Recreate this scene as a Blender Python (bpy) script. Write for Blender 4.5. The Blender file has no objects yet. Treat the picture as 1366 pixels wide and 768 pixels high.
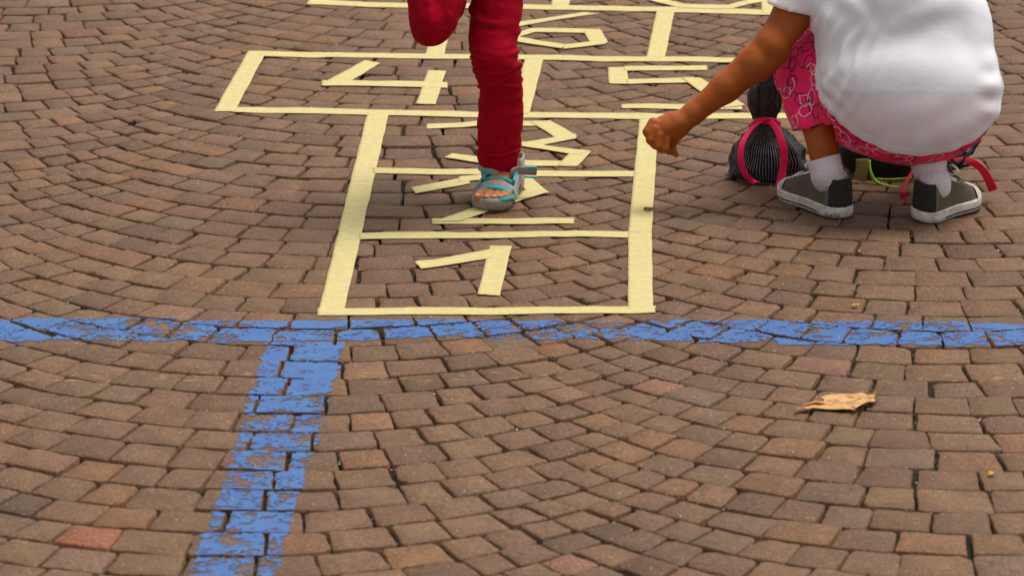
import bpy, bmesh, math, random
import numpy as np
from mathutils import Vector, noise
random.seed(7)
rng = np.random.default_rng(7)
sc = bpy.context.scene
COL = sc.collection

# ------------------------------------------------------------------ camera
CAM_H, PITCH, FPX = 1.9, math.radians(17.5), 4548.0      # metres, down-tilt, focal length in 1366-wide pixels
cd = bpy.data.cameras.new('camera')
cd.sensor_width = 36.0
cd.lens = FPX / 1366 * 36.0
cd.clip_start, cd.clip_end = 0.05, 2000
cd.dof.use_dof = True
cd.dof.focus_distance = 6.75
cd.dof.aperture_fstop = 8.0
cam = bpy.data.objects.new('camera', cd)
COL.objects.link(cam)
cam.location = (0, 0, CAM_H)
cam.rotation_euler = (math.pi / 2 - PITCH, 0, 0)
sc.camera = cam

# ------------------------------------------------------------------ light
SUN_EL, SUN_AZ = math.radians(71), math.radians(55)     # azimuth from +Y towards +X
wd = bpy.data.worlds.new('World')
sc.world = wd
wd.use_nodes = True
nt = wd.node_tree
bg = nt.nodes['Background']
sky = nt.nodes.new('ShaderNodeTexSky')
sky.sky_type = 'NISHITA'
sky.sun_disc = False
sky.sun_elevation = SUN_EL
sky.sun_rotation = SUN_AZ
sky.dust_density = 4.0
sky.air_density = 1.0
hs = nt.nodes.new('ShaderNodeHueSaturation')
hs.inputs['Saturation'].default_value = 0.12             # overcast: the cloud takes the blue out
nt.links.new(sky.outputs[0], hs.inputs['Color'])
nt.links.new(hs.outputs[0], bg.inputs['Color'])
bg.inputs['Strength'].default_value = 0.080
sl = bpy.data.lights.new('sun', 'SUN')
sl.energy = 1.5
sl.angle = math.radians(26)
sl.color = (1.0, 0.945, 0.86)
sun = bpy.data.objects.new('sun', sl)
COL.objects.link(sun)
dirv = Vector((math.sin(SUN_AZ) * math.cos(SUN_EL), math.cos(SUN_AZ) * math.cos(SUN_EL), math.sin(SUN_EL)))
sun.rotation_euler = dirv.to_track_quat('Z', 'Y').to_euler()
vs = sc.view_settings
vs.view_transform = 'Standard'
vs.look = 'None'
vs.exposure = 0.95
vs.gamma = 1.0

# ------------------------------------------------------------------ helpers
def ray(px, py):
    u, v = (px - 683) / FPX, (py - 384) / FPX
    return (u, math.cos(PITCH) - v * math.sin(PITCH), -math.sin(PITCH) - v * math.cos(PITCH))
def G(px, py, z=0.0):                                    # where a sight line meets the ground
    d = ray(px, py)
    t = (z - CAM_H) / d[2]
    return (d[0] * t, d[1] * t)
def W(px, py, Y):                                        # point of a sight line at distance Y
    d = ray(px, py)
    t = Y / d[1]
    return np.array((d[0] * t, Y, CAM_H + d[2] * t))

def link(name, me, mat=None, parent=None):
    o = bpy.data.objects.new(name, me)
    COL.objects.link(o)
    if mat is not None:
        for m in (mat if isinstance(mat, (list, tuple)) else [mat]):
            me.materials.append(m)
    if parent is not None:
        o.parent = parent
    return o
def mesh_np(name, verts, faces, smooth=True):
    me = bpy.data.meshes.new(name)
    me.from_pydata([tuple(v) for v in verts], [], [tuple(f) for f in faces])
    if smooth:
        me.polygons.foreach_set('use_smooth', np.ones(len(me.polygons), dtype=bool))
    me.update()
    return me
def tag(o, label=None, cat=None, group=None, kind=None):
    if label: o['label'] = label
    if cat: o['category'] = cat
    if group: o['group'] = group
    if kind: o['kind'] = kind
    return o
def empty(name, loc, label, cat, group=None):
    o = bpy.data.objects.new(name, None)
    COL.objects.link(o)
    o.location = loc
    o.empty_display_size = 0.05
    return tag(o, label, cat, group)
def under(o, root):                                      # parent, keeping world placement (roots are only moved, never turned)
    o.parent = root
    o.location = o.location - root.location
    return o

# ------------------------------------------------------------------ node helpers
class NT:
    def __init__(self, name):
        self.m = bpy.data.materials.new(name)
        self.m.use_nodes = True
        self.t = self.m.node_tree
        self.b = self.t.nodes['Principled BSDF']
        self.out = self.t.nodes['Material Output']
    def n(self, typ, **kw):
        nd = self.t.nodes.new(typ)
        for k, v in kw.items():
            if k.startswith('i_'):
                nd.inputs[k[2:].replace('_', ' ')].default_value = v
            else:
                setattr(nd, k, v)
        return nd
    def l(self, a, b):
        self.t.links.new(a, b)
    def pos(self, scale=(1, 1, 1), obj=False, rot=(0, 0, 0)):
        if obj:
            s = self.n('ShaderNodeTexCoord').outputs['Object']
        else:
            s = self.n('ShaderNodeNewGeometry').outputs['Position']
        mp = self.n('ShaderNodeMapping')
        mp.inputs['Scale'].default_value = scale
        mp.inputs['Rotation'].default_value = rot
        self.l(s, mp.inputs['Vector'])
        return mp.outputs[0]
    def noise(self, vec, scale, detail=3, rough=0.55):
        nd = self.n('ShaderNodeTexNoise')
        nd.inputs['Scale'].default_value = scale
        nd.inputs['Detail'].default_value = detail
        nd.inputs['Roughness'].default_value = rough
        self.l(vec, nd.inputs['Vector'])
        return nd.outputs['Fac']
    def ramp(self, fac, stops):
        nd = self.n('ShaderNodeValToRGB')
        e = nd.color_ramp.elements
        while len(e) < len(stops):
            e.new(0.5)
        for el, (p, c) in zip(e, stops):
            el.position = p
            el.color = (*c, 1) if len(c) == 3 else c
        self.l(fac, nd.inputs[0])
        return nd.outputs[0]
    def mix(self, fac, a, b, mode='MIX'):
        nd = self.n('ShaderNodeMix', data_type='RGBA', blend_type=mode)
        for s, v in ((nd.inputs[0], fac), (nd.inputs[6], a), (nd.inputs[7], b)):
            if isinstance(v, (int, float)):
                s.default_value = v
            elif isinstance(v, tuple):
                s.default_value = (*v, 1)
            else:
                self.l(v, s)
        return nd.outputs[2]
    def math(self, op, a, b=None, c=None, clamp=False):
        nd = self.n('ShaderNodeMath', operation=op, use_clamp=clamp)
        for s, v in zip(nd.inputs, (a, b, c)):
            if v is None: continue
            if isinstance(v, (int, float)): s.default_value = v
            else: self.l(v, s)
        return nd.outputs[0]
    def bump(self, h, strength=0.5, dist=0.002, chain=None):
        nd = self.n('ShaderNodeBump')
        nd.inputs['Strength'].default_value = strength
        nd.inputs['Distance'].default_value = dist
        self.l(h, nd.inputs['Height'])
        if chain is not None:
            self.l(chain, nd.inputs['Normal'])
        return nd.outputs[0]
    def done(self, color=None, rough=None, normal=None, spec=None):
        if color is not None:
            if isinstance(color, tuple): self.b.inputs['Base Color'].default_value = (*color, 1)
            else: self.l(color, self.b.inputs['Base Color'])
        if rough is not None:
            if isinstance(rough, (int, float)): self.b.inputs['Roughness'].default_value = rough
            else: self.l(rough, self.b.inputs['Roughness'])
        if normal is not None: self.l(normal, self.b.inputs['Normal'])
        if spec is not None: self.b.inputs['Specular IOR Level'].default_value = spec
        return self.m

def mat_stone():
    s = NT('paving_stone_material')
    at = s.n('ShaderNodeAttribute', attribute_name='tone')
    p = s.pos()
    grain = s.noise(p, 300, 4, 0.75)
    mid = s.noise(p, 120, 4, 0.6)
    big = s.noise(p, 14, 3, 0.55)
    c = s.mix(s.ramp(grain, [(0.3, (0.62, 0.60, 0.58)), (0.72, (1.32, 1.32, 1.32))]), at.outputs['Color'], (1, 1, 1))
    c = s.mix(1.0, at.outputs['Color'], s.ramp(grain, [(0.32, (0.45, 0.43, 0.41)), (0.68, (1.52, 1.52, 1.52))]), 'MULTIPLY')
    c = s.mix(1.0, c, s.ramp(mid, [(0.30, (0.62, 0.60, 0.57)), (0.70, (1.30, 1.30, 1.30))]), 'MULTIPLY')
    c = s.mix(1.0, c, s.ramp(big, [(0.3, (0.82, 0.80, 0.78)), (0.7, (1.14, 1.14, 1.13))]), 'MULTIPLY')
    # pale mineral flecks
    vo = s.n('ShaderNodeTexVoronoi', feature='F1')
    vo.inputs['Scale'].default_value = 150
    s.l(p, vo.inputs['Vector'])
    fl = s.ramp(vo.outputs['Distance'], [(0.14, (1, 1, 1)), (0.24, (0, 0, 0))])
    pick = s.ramp(s.n('ShaderNodeSeparateColor').outputs[0], [(0, (0, 0, 0)), (1, (1, 1, 1))])
    sep = s.n('ShaderNodeSeparateColor')
    s.l(vo.outputs['Color'], sep.inputs[0])
    pk = s.math('GREATER_THAN', sep.outputs[0], 0.86)
    c = s.mix(s.math('MULTIPLY', s.math('MULTIPLY', fl, pk), 0.5), c, (0.46, 0.42, 0.36))
    # rests of an old yellow marking, flat print on the stones
    geo = s.n('ShaderNodeSeparateXYZ')
    s.l(s.pos(), geo.inputs[0])
    yb = G(1200, 503)[1]
    band = s.math('SUBTRACT', 1.0, s.math('DIVIDE', s.math('ABSOLUTE', s.math('SUBTRACT', geo.outputs[1], yb)), 0.05), clamp=True)
    ysp = s.noise(s.pos((26, 95, 1)), 1.0, 3, 0.6)
    ym = s.math('MULTIPLY', band, s.ramp(ysp, [(0.60, (0, 0, 0)), (0.67, (1, 1, 1))]))
    ym = s.math('MULTIPLY', ym, s.ramp(s.noise(s.pos(), 2.2, 1), [(0.42, (0, 0, 0)), (0.5, (1, 1, 1))]))
    c = s.mix(s.math('MULTIPLY', ym, 0.75), c, (0.50, 0.31, 0.07))
    n1 = s.bump(mid, 0.8, 0.0030)
    n2 = s.bump(grain, 0.7, 0.0014, n1)
    s.t.nodes.remove(pick.node)
    return s.done(c, s.ramp(mid, [(0.3, (0.62,) * 3), (0.7, (0.82,) * 3)]), n2, 0.35)
def mat_bed():
    s = NT('joint_soil')
    p = s.pos()
    a = s.noise(p, 260, 4, 0.65)
    b = s.noise(p, 7, 3, 0.5)
    c = s.ramp(a, [(0.3, (0.010, 0.008, 0.006)), (0.55, (0.034, 0.027, 0.020)), (0.75, (0.11, 0.09, 0.07))])
    moss = s.ramp(a, [(0.3, (0.008, 0.009, 0.005)), (0.6, (0.028, 0.029, 0.012)), (0.8, (0.07, 0.066, 0.03))])
    c = s.mix(s.ramp(b, [(0.45, (0, 0, 0)), (0.58, (1, 1, 1))]), c, moss)
    return s.done(c, 0.95, s.bump(a, 1.0, 0.006), 0.2)
def mat_grit():
    s = NT('pale_grit')
    at = s.n('ShaderNodeAttribute', attribute_name='tone')
    return s.done(at.outputs['Color'], 0.8)
M_STONE, M_BED, M_GRIT = mat_stone(), mat_bed(), mat_grit()

# ------------------------------------------------------------------ the pavement: segmental arcs of small cubes
PHI = math.radians(4.6)
AX = np.array((math.sin(PHI), math.cos(PHI)))            # run of the arc columns
LT = np.array((math.cos(PHI), -math.sin(PHI)))
crown0 = float(np.dot(LT, G(410, 400)))
bound0 = float(np.dot(LT, G(822, 400)))
HW = bound0 - crown0                                     # half width of a column
ARC_R = HW / math.sin(math.pi / 4)
ROW = 0.0895
X0, X1, Y0, Y1 = -3.2, 3.2, 2.6, 12.5

def wob(x, y, s, k):
    v = noise.noise_vector(Vector((x * s, y * s, k)))
    return np.array((v[0], v[1]))
def row_point(c, k, s):
    """point and normal on the centre line of row k, column c, at arc length s from the crown"""
    smax = ARC_R * math.pi / 4
    sc_ = max(-smax, min(smax, s))
    th = sc_ / ARC_R
    l = ARC_R * math.sin(th)
    a = ARC_R * (1 - math.cos(th))
    ex = s - sc_
    l += ex * math.cos(th)
    a += ex * math.sin(th)
    P = LT * (crown0 + c * 2 * HW + l) + AX * (a + (k + 0.5) * ROW)
    Nn = -LT * math.sin(th) + AX * math.cos(th)
    return P, Nn, th

TONES = [((0.225, 0.147, 0.102), 50), ((0.200, 0.134, 0.096), 22), ((0.205, 0.146, 0.114), 8),
         ((0.250, 0.150, 0.092), 10), ((0.258, 0.150, 0.090), 2.0), ((0.180, 0.115, 0.080), 6)]
tw = np.array([t[1] for t in TONES], float); tw /= tw.sum()
stones = []                                              # dict: outline (n,2), centre, top z, tilt, tone
smax = ARC_R * math.pi / 4
wc = ROW * math.cos(math.pi / 4)
for c in range(-4, 5):
    kk0, kk1 = int(Y0 / ROW) - 12, int(Y1 / ROW) + 4
    for k in range(kk0, kk1):
        r = random.Random(c * 10007 + k * 13 + 5)
        s0, s1 = -smax + wc / 2, smax + wc / 2
        lens, s = [], s0
        while s < s1 - 0.03:
            q = min(1, abs(s + 0.03) / smax)
            ln = (0.096 + (0.066 - 0.096) * q ** 1.3) * r.uniform(0.80, 1.22)
            lens.append(ln); s += ln
        f = (s1 - s0) / sum(lens)
        s = s0
        for ln in lens:
            ln *= f
            sa, sb = s, s + ln
            s = sb
            Pm, Nm, thm = row_point(c, k, (sa + sb) / 2)
            if not (X0 < Pm[0] < X1 and Y0 < Pm[1] < Y1):
                continue
            h = ROW * math.cos(thm) / 2
            crown = math.cos(thm * 2)
            gx = r.uniform(0.0012, 0.0027) + 0.0018 * crown * r.random() ** 4
            gr = r.uniform(0.0021, 0.0037)
            quad = []
            for (ss, side) in ((sa + gx, -1), (sb - gx, -1), (sb - gx, 1), (sa + gx, 1)):
                P, N, th = row_point(c, k, ss)
                hh = ROW * math.cos(th) / 2 - gr
                p = P + N * hh * side
                p = p + wob(p[0], p[1], 2.3, 1.0) * 0.012 + wob(p[0], p[1], 7.0, 4.0) * 0.006
                p = p + np.array((r.gauss(0, 0.0017), r.gauss(0, 0.0017)))
                quad.append(p)
            # trapezoid skew so that no two stones are alike
            quad = np.array(quad)
            out = []
            for i in range(4):
                a, b, d = quad[i], quad[(i + 1) % 4], quad[(i - 1) % 4]
                cut = r.choice((.0025, .004, .0055, .009, .004, .0025, .0135)) * r.uniform(.7, 1.2)
                ea, eb = (d - a), (b - a)
                la, lb = np.linalg.norm(ea), np.linalg.norm(eb)
                out.append(a + ea / la * cut)
                out.append(a + (eb / lb) * cut * r.uniform(.7, 1.1))
                nrm = np.array((eb[1], -eb[0])) / lb
                out.append(a + eb * r.uniform(.24, .42) + nrm * r.choice((1, 1, 1, 2)) * r.uniform(-0.0020, 0.0013))
                out.append(a + eb * r.uniform(.58, .76) + nrm * r.uniform(-0.0020, 0.0014))
            ti = rng.choice(len(TONES), p=tw)
            br = r.gauss(1, 0.07)
            tone = tuple(max(0.01, ch * br * r.gauss(1, 0.02) * w_) for ch, w_ in zip(TONES[ti][0], (.645, .530, .388)))
            big = noise.noise(Vector((Pm[0] * .9, Pm[1] * .9, 7.7)))
            stones.append(dict(out=np.array(out), c=Pm, z=r.gauss(0, 0.0009) + big * 0.003,
                               tilt=(r.gauss(0, 0.011), r.gauss(0, 0.011)), tone=tone, bev=r.uniform(.0012, .0026)))
def stone_z(st, x, y):
    return st['z'] + st['tilt'][0] * (x - st['c'][0]) + st['tilt'][1] * (y - st['c'][1])
def stone_geo(st, local=False):
    o = st['out']; n = len(o)
    cen = st['c']
    d = o - cen
    ln = np.linalg.norm(d, axis=1, keepdims=True)
    inn = cen + d * (1 - st['bev'] / ln)
    off = np.array((cen[0], cen[1], 0)) if local else np.zeros(3)
    V = []
    for p in o: V.append((p[0] - off[0], p[1] - off[1], -0.05))
    for p in o: V.append((p[0] - off[0], p[1] - off[1], stone_z(st, *p) - st['bev'] * .85))
    for p in inn: V.append((p[0] - off[0], p[1] - off[1], stone_z(st, *p)))
    V.append((cen[0] - off[0], cen[1] - off[1], st['z'] + 0.0003))
    F = []
    for i in range(n):
        j = (i + 1) % n
        F.append((i, j, n + j, n + i))
        F.append((n + i, n + j, 2 * n + j, 2 * n + i))
        F.append((2 * n + i, 2 * n + j, 3 * n))
    return V, F
def set_tone(me, cols):
    a = me.color_attributes.new('tone', 'FLOAT_COLOR', 'POINT')
    arr = np.ones((len(cols), 4), np.float32)
    arr[:, :3] = cols
    a.data.foreach_set('color', arr.ravel())
def proj(p):
    d = np.array((p[0], p[1], (p[2] if len(p) > 2 else 0) - CAM_H))
    z = d[1] * math.cos(PITCH) - d[2] * math.sin(PITCH)
    v = -(d[1] * math.sin(PITCH) + d[2] * math.cos(PITCH))
    return 683 + FPX * d[0] / z, 384 + FPX * v / z
def parea(o):
    q = np.array([proj(p) for p in o])
    q[:, 0] = np.clip(q[:, 0], 0, 1366); q[:, 1] = np.clip(q[:, 1], 0, 768)
    x, y = q[:, 0], q[:, 1]
    return 0.5 * abs(np.dot(x, np.roll(y, -1)) - np.dot(y, np.roll(x, -1)))
for st in stones: st['area'] = parea(st['out'])
for px, py, tone in ((152, 724, (.225, .078, .038)), (862, 517, (.20, .095, .050)), (495, 500, (.185, .098, .052)), (238, 417, (.185, .095, .052)),
                     (1128, 486, (.175, .086, .050)), (765, 742, (.175, .080, .050)), (755, 520, (.17, .085, .05)), (1295, 296, (.19, .095, .055)), (620, 690, (.17, .09, .05)), (215, 170, (.165, .088, .05))):
    g_ = np.array(G(px, py))
    min(stones, key=lambda q: float(np.sum((q['c'] - g_) ** 2)))['tone'] = tone   # the few redder stones
order = sorted(range(len(stones)), key=lambda i: -stones[i]['area'])

pav = link('pavement', mesh_np('pavement', [(-400, -400, -.0115), (400, -400, -.0115), (400, 400, -.0115), (-400, 400, -.0115)], [(0, 1, 2, 3)]), M_BED)
tag(pav, 'brown stone paving laid in overlapping arcs with dark soil joints', 'pavement', kind='structure')
for i in order[:300]:
    st = stones[i]
    V, F = stone_geo(st, True)
    me = mesh_np('stone', V, F)
    set_tone(me, np.tile(st['tone'], (len(V), 1)))
    o = link('stone', me, M_STONE, pav)
    o.location = (st['c'][0], st['c'][1], 0)
VV, FF, CC = [], [], []
for i in order[300:]:
    V, F = stone_geo(stones[i])
    b = len(VV)
    VV += V
    FF += [tuple(q + b for q in f) for f in F]
    CC += [stones[i]['tone']] * len(V)
me = mesh_np('paving_stones', VV, FF)
set_tone(me, np.array(CC))
tag(link('paving_stones', me, M_STONE, pav), kind='stuff')

# raster of the stone tops (for tape, paint and grit)
HX0, HY0, HR = -1.5, 4.4, 0.004
HNX, HNY = int(3.0 / HR), int(4.9 / HR)
hm = np.full((HNY, HNX), -0.008, np.float32)
owner = np.full((HNY, HNX), -1, np.int32)
def inside(poly, X, Y):
    ins = np.zeros(X.shape, bool)
    n = len(poly)
    for i in range(n):
        x1, y1 = poly[i]; x2, y2 = poly[(i + 1) % n]
        if y1 == y2: continue
        cnd = ((y1 > Y) != (y2 > Y)) & (X < (x2 - x1) * (Y - y1) / (y2 - y1) + x1)
        ins ^= cnd
    return ins
for i, st in enumerate(stones):
    o = st['out']
    ix0, iy0 = int((o[:, 0].min() - HX0) / HR), int((o[:, 1].min() - HY0) / HR)
    ix1, iy1 = int((o[:, 0].max() - HX0) / HR) + 1, int((o[:, 1].max() - HY0) / HR) + 1
    if ix1 < 0 or iy1 < 0 or ix0 >= HNX or iy0 >= HNY: continue
    ix0, iy0, ix1, iy1 = max(ix0, 0), max(iy0, 0), min(ix1, HNX - 1), min(iy1, HNY - 1)
    X, Y = np.meshgrid(HX0 + HR * np.arange(ix0, ix1 + 1), HY0 + HR * np.arange(iy0, iy1 + 1))
    m = inside(o, X, Y)
    hm[iy0:iy1 + 1, ix0:ix1 + 1][m] = stone_z(st, X, Y)[m] + 0.0006
    owner[iy0:iy1 + 1, ix0:ix1 + 1][m] = i
top = hm.copy()
for _ in range(7):                                       # close the joints, then soften: how a tape bridges them
    t2 = top.copy()
    for dy, dx in ((0, 1), (0, -1), (1, 0), (-1, 0)):
        t2 = np.maximum(t2, np.roll(np.roll(top, dy, 0), dx, 1))
    top = t2
for _ in range(24):
    top = (top + np.roll(top, 1, 0) + np.roll(top, -1, 0) + np.roll(top, 1, 1) + np.roll(top, -1, 1)) / 5
top = np.maximum(top, hm) - 0.0002 * (owner < 0)
def top_z(x, y):
    ix = min(max(int((x - HX0) / HR + .5), 0), HNX - 1); iy = min(max(int((y - HY0) / HR + .5), 0), HNY - 1)
    return float(top[iy, ix])

# grit and crumbs lying in the joints
gv, gf, gc = [], [], []
def crumb(x, y, z, s, col, r):
    b = len(gv)
    for (dx, dy, dz) in ((1, 0, 0), (0, 1, 0), (-1, 0, 0), (0, -1, 0), (0, 0, 1), (0, 0, -.6)):
        gv.append((x + dx * s * r.uniform(.6, 1.3), y + dy * s * r.uniform(.6, 1.3), z + dz * s * r.uniform(.5, 1)))
        gc.append(col)
    for f in ((0, 1, 4), (1, 2, 4), (2, 3, 4), (3, 0, 4), (1, 0, 5), (2, 1, 5), (3, 2, 5), (0, 3, 5)):
        gf.append(tuple(b + q for q in f))
rr = random.Random(3)
cnt = 0
while cnt < 15000:
    x, y = rr.uniform(-1.35, 1.35), rr.uniform(4.5, 9.0)
    ix, iy = int((x - HX0) / HR), int((y - HY0) / HR)
    on = owner[iy, ix] >= 0
    if on and rr.random() > 0.05: continue
    cl = noise.noise(Vector((x * 3, y * 3, 1.5)))
    if not on and rr.random() > 0.55 + cl: continue
    s = rr.choice((.0009, .0012, .0015, .0019, .0027, .0033)) * rr.uniform(.8, 1.2)
    if on: s *= .6
    t = rr.random()
    if t < .11 : col = (0.50, 0.46, 0.40)
    elif t < .42: col = (0.15, 0.115, 0.08)
    elif t < .5: col = (0.08, 0.08, 0.035)
    else: col = (0.06, 0.048, 0.036)
    if on and t > .5: col = (.4, .36, .3)
    z = hm[iy, ix] if on else -0.0115 + rr.random() * .006
    crumb(x, y, z + s * .4, s, col, rr)
    cnt += 1
me = mesh_np('grit', gv, gf, False)
set_tone(me, np.array(gc))
tag(link('grit', me, M_GRIT, pav), kind='stuff')
# ------------------------------------------------------------------ masking tape: grid and numerals
def mat_tape():
    s = NT('cream_masking_tape')
    p = s.pos()
    a = s.noise(p, 60, 4, 0.6)
    b = s.noise(s.pos((30, 400, 1)), 1, 3)
    c = s.ramp(a, [(0.3, (0.455, 0.372, 0.150)), (0.7, (0.54, 0.455, 0.20))])
    dirt = s.ramp(s.noise(p, 330, 3, .7), [(0.68, (0, 0, 0)), (0.76, (1, 1, 1))])
    c = s.mix(s.math('MULTIPLY', dirt, 0.55), c, (0.30, 0.24, 0.14))
    sm = s.ramp(s.noise(p, 9, 4, .6), [(0.55, (0, 0, 0)), (0.8, (1, 1, 1))])
    c = s.mix(s.math('MULTIPLY', sm, 0.35), c, (0.50, 0.42, 0.26))
    return s.done(c, 0.62, s.bump(b, 0.2, 0.0006, s.bump(a, 0.15, 0.002)), 0.3)
M_TAPE = mat_tape()
TAPE_N = [0]
def strip(quad_or_line, parent, width_px=None, lift=0.0):
    """one length of tape. Either four photo corners (start-a, start-b, end-b, end-a) or a line of photo points with a width"""
    TAPE_N[0] += 1
    r = random.Random(TAPE_N[0] * 77)
    if width_px is None:
        a0, b0, b1, a1 = [np.array(G(*q)) for q in quad_or_line]
        A, B = [a0, a1], [b0, b1]
    else:
        A, B = [], []
        for (x, y) in quad_or_line:
            A.append(np.array(G(x, y - width_px / 2))); B.append(np.array(G(x, y + width_px / 2)))
    seg = [np.linalg.norm(A[i + 1] - A[i]) for i in range(len(A) - 1)]
    ts, ps = [], []
    for i, L in enumerate(seg):
        n = max(2, int(L / 0.006))
        for j in range(n + (i == len(seg) - 1)):
            t = j / n
            ps.append((A[i] * (1 - t) + A[i + 1] * t, B[i] * (1 - t) + B[i + 1] * t))
    NA = 8
    V, F = [], []
    lay = lift + 0.0007 + 0.00018 * (TAPE_N[0] % 5)
    ph = r.uniform(0, 9)
    for i, (a, b) in enumerate(ps):
        d = b - a
        for k in range(NA + 1):
            t = k / NA
            e = 0.0
            if k in (0, NA): e = 0.0004 * math.sin(i * .21 + ph + k) + r.gauss(0, .00015)
            p = a + d * t + d / np.linalg.norm(d) * e
            if i in (0, len(ps) - 1):
                ax = ps[1][0] - ps[0][0]
                p = p + ax * r.uniform(-.22, .22)
            V.append((p[0], p[1], top_z(*p) + lay + 0.0004 * noise.noise(Vector((p[0] * 40, p[1] * 40, ph)))))
    n = len(ps)
    w = NA + 1
    # soften along the length
    Z = np.array([v[2] for v in V]).reshape(n, w)
    raw = Z.copy()
    for _ in range(2):
        Z[1:-1] = np.maximum(raw[1:-1], (Z[:-2] + Z[1:-1] + Z[2:]) / 3)
        Z[:, 1:-1] = np.maximum(raw[:, 1:-1], (Z[:, :-2] + Z[:, 1:-1] + Z[:, 2:]) / 3)
    V = [(v[0], v[1], float(z)) for v, z in zip(V, Z.ravel())]
    for i in range(n - 1):
        for k in range(NA):
            F.append((i * w + k, i * w + k + 1, (i + 1) * w + k + 1, (i + 1) * w + k))
    rim = [i * w for i in range(n)] + [(n - 1) * w + k for k in range(1, w)] + [i * w + NA for i in range(n - 2, -1, -1)] + [k for k in range(NA - 1, 0, -1)]
    b = len(V)
    for q in rim: V.append((V[q][0], V[q][1], V[q][2] - 0.0007))
    for i in range(len(rim)):
        j = (i + 1) % len(rim)
        F.append((rim[i], rim[j], b + j, b + i))
    cx, cy = np.mean([v[0] for v in V]), np.mean([v[1] for v in V])
    me = mesh_np('tape_strip', [(v[0] - cx, v[1] - cy, v[2]) for v in V], F)
    me.update()
    bm = bmesh.new(); bm.from_mesh(me); bmesh.ops.recalc_face_normals(bm, faces=bm.faces); bm.to_mesh(me); bm.free()
    o = link('tape_strip', me, M_TAPE)
    o.location = (cx, cy, 0)
    return under(o, parent)

grid = empty('hopscotch_grid', (*G(650, 415), 0), 'cream masking tape hopscotch grid of boxes laid on the cobbles', 'hopscotch grid')
for q in (
    [(490, 152), (519, 152), (459, 416), (424, 421)],                     # ladder, left side
    [(330, 70.5), (355, 70.5), (313, 151), (285, 151.5)],                 # boxes four and five, left side
    [(700, 79), (725, 79.5), (706, 154), (681, 154)],                     # between four and five
    [(1095, 82), (1119, 82), (1114, 154), (1088, 154)],                   # boxes four and five, far side behind the girl
    [(584, 12), (608, 12), (592, 75), (567, 75)],                         # box six, left side
    [(876, 14), (900, 14), (887, 78), (862, 78)],                         # box six, right side
    [(735, 10), (759, 10), (768, -66), (745, -66)],                       # between seven and eight
    [(409, 7.5), (436, 7.5), (468, -66), (444, -66)],                     # seven, left side
    [(1016, 18), (1040, 18), (1035, -62), (1012, -62)],                   # eight, right side
): strip(q, grid)
strip([(854, 157), (846, 230), (838, 310), (837, 408)], grid, None) if False else None
def side(pts):                                                           # a tape with bends: list of (left x, right x, y)
    for (l0, r0, y0), (l1, r1, y1) in zip(pts[:-1], pts[1:]):
        strip([(l0, y0), (r0, y0), (r1, y1), (l1, y1)], grid)
side([(853.5, 879, 155), (838, 869.5, 310), (837.5, 871, 410)])
for q, w in (
    ([(424, 418.5), (560, 417), (700, 416), (874, 413.3)], 9.5),
    ([(479, 316), (600, 315), (700, 314), (770, 312.3), (838, 314)], 8.2),
    ([(498, 229.5), (637, 231), (715, 232.7), (846, 233.8)], 7.6),
    ([(310, 148.2), (400, 148.6), (495, 151.5), (637, 154.5), (860, 156.6), (1020, 155), (1092, 155)], 7.2),
    ([(331, 72), (400, 73.6), (460, 75.2), (625, 76), (860, 79.6), (960, 80), (1098, 81.5)], 6.3),
    ([(411, 4), (545, 8.4), (700, 9.6), (860, 13.3), (1020, 17.2), (1038, 17.5)], 6.2),
    ([(440, -66), (760, -62), (1030, -60)], 5.6),
): strip(q, grid, w)

def numeral(ch, at_, label, parts):
    e = empty('tape_numeral', (*G(*at_), 0), label, 'tape numeral', 'tape numerals inside the hopscotch boxes')
    for k, pt in enumerate(parts):
        if len(pt) == 2 and isinstance(pt[1], (int, float)): strip(pt[0], e, pt[1], 0.0006)
        else: strip(pt, e, None, 0.0006 + .0003 * k)
numeral('1', (650, 394), 'numeral 1 of cream tape, in the box nearest the blue line', [
    [(553, 352), (561, 361), (655, 346), (655, 334.5)],
    [(653, 329.5), (682.5, 330), (667, 395), (637, 394)]])
numeral('2', (660, 296), 'numeral 2 of cream tape, partly under the sandalled foot', [
    [(548, 252), (554, 260), (628, 246), (622, 237.5)],
    ([(612, 240.5), (650, 238), (706, 239)], 7),
    [(690, 239), (711, 240), (732, 259), (706, 264)],
    [(700, 256), (732, 258), (612, 297), (577, 297.5)],
    ([(576, 296), (766, 296)], 7.4)])
numeral('3', (690, 222), 'numeral 3 of cream tape, behind the standing leg', [
    ([(569, 170.8), (640, 167), (735, 166.5)], 6.6),
    [(706, 164), (735, 164), (771, 184), (742, 187)],
    [(768, 180.5), (769, 186.5), (711, 197.5), (694, 193)],
    [(697, 191.5), (693, 196.5), (768, 209), (788, 204.5)],
    [(762, 204), (789, 205), (770, 224), (744, 223)],
    ([(691, 219), (768, 220.5)], 7),
    [(603, 207), (592, 212), (650, 222), (656, 214)]])
numeral('4', (560, 140), 'numeral 4 of cream tape, left of the standing leg', [
    [(486, 82.5), (507, 86), (464, 113), (429, 113.5)],
    ([(429, 113), (520, 114), (597, 115.3)], 7),
    [(571, 95), (595, 96), (581, 141), (555, 140.5)]])
numeral('5', (900, 144), 'numeral 5 of cream tape, crossed by the squatting child\'s bare arm', [
    [(811, 90), (836, 90), (839, 113), (812, 113)],
    ([(832, 91.8), (890, 92), (943, 91.2)], 6.2),
    ([(836, 110), (918, 108)], 6.4),
    [(908, 105), (934, 105.5), (994, 142), (966, 146)],
    ([(829, 143.5), (905, 143.3), (990, 144)], 6.5)])
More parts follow.
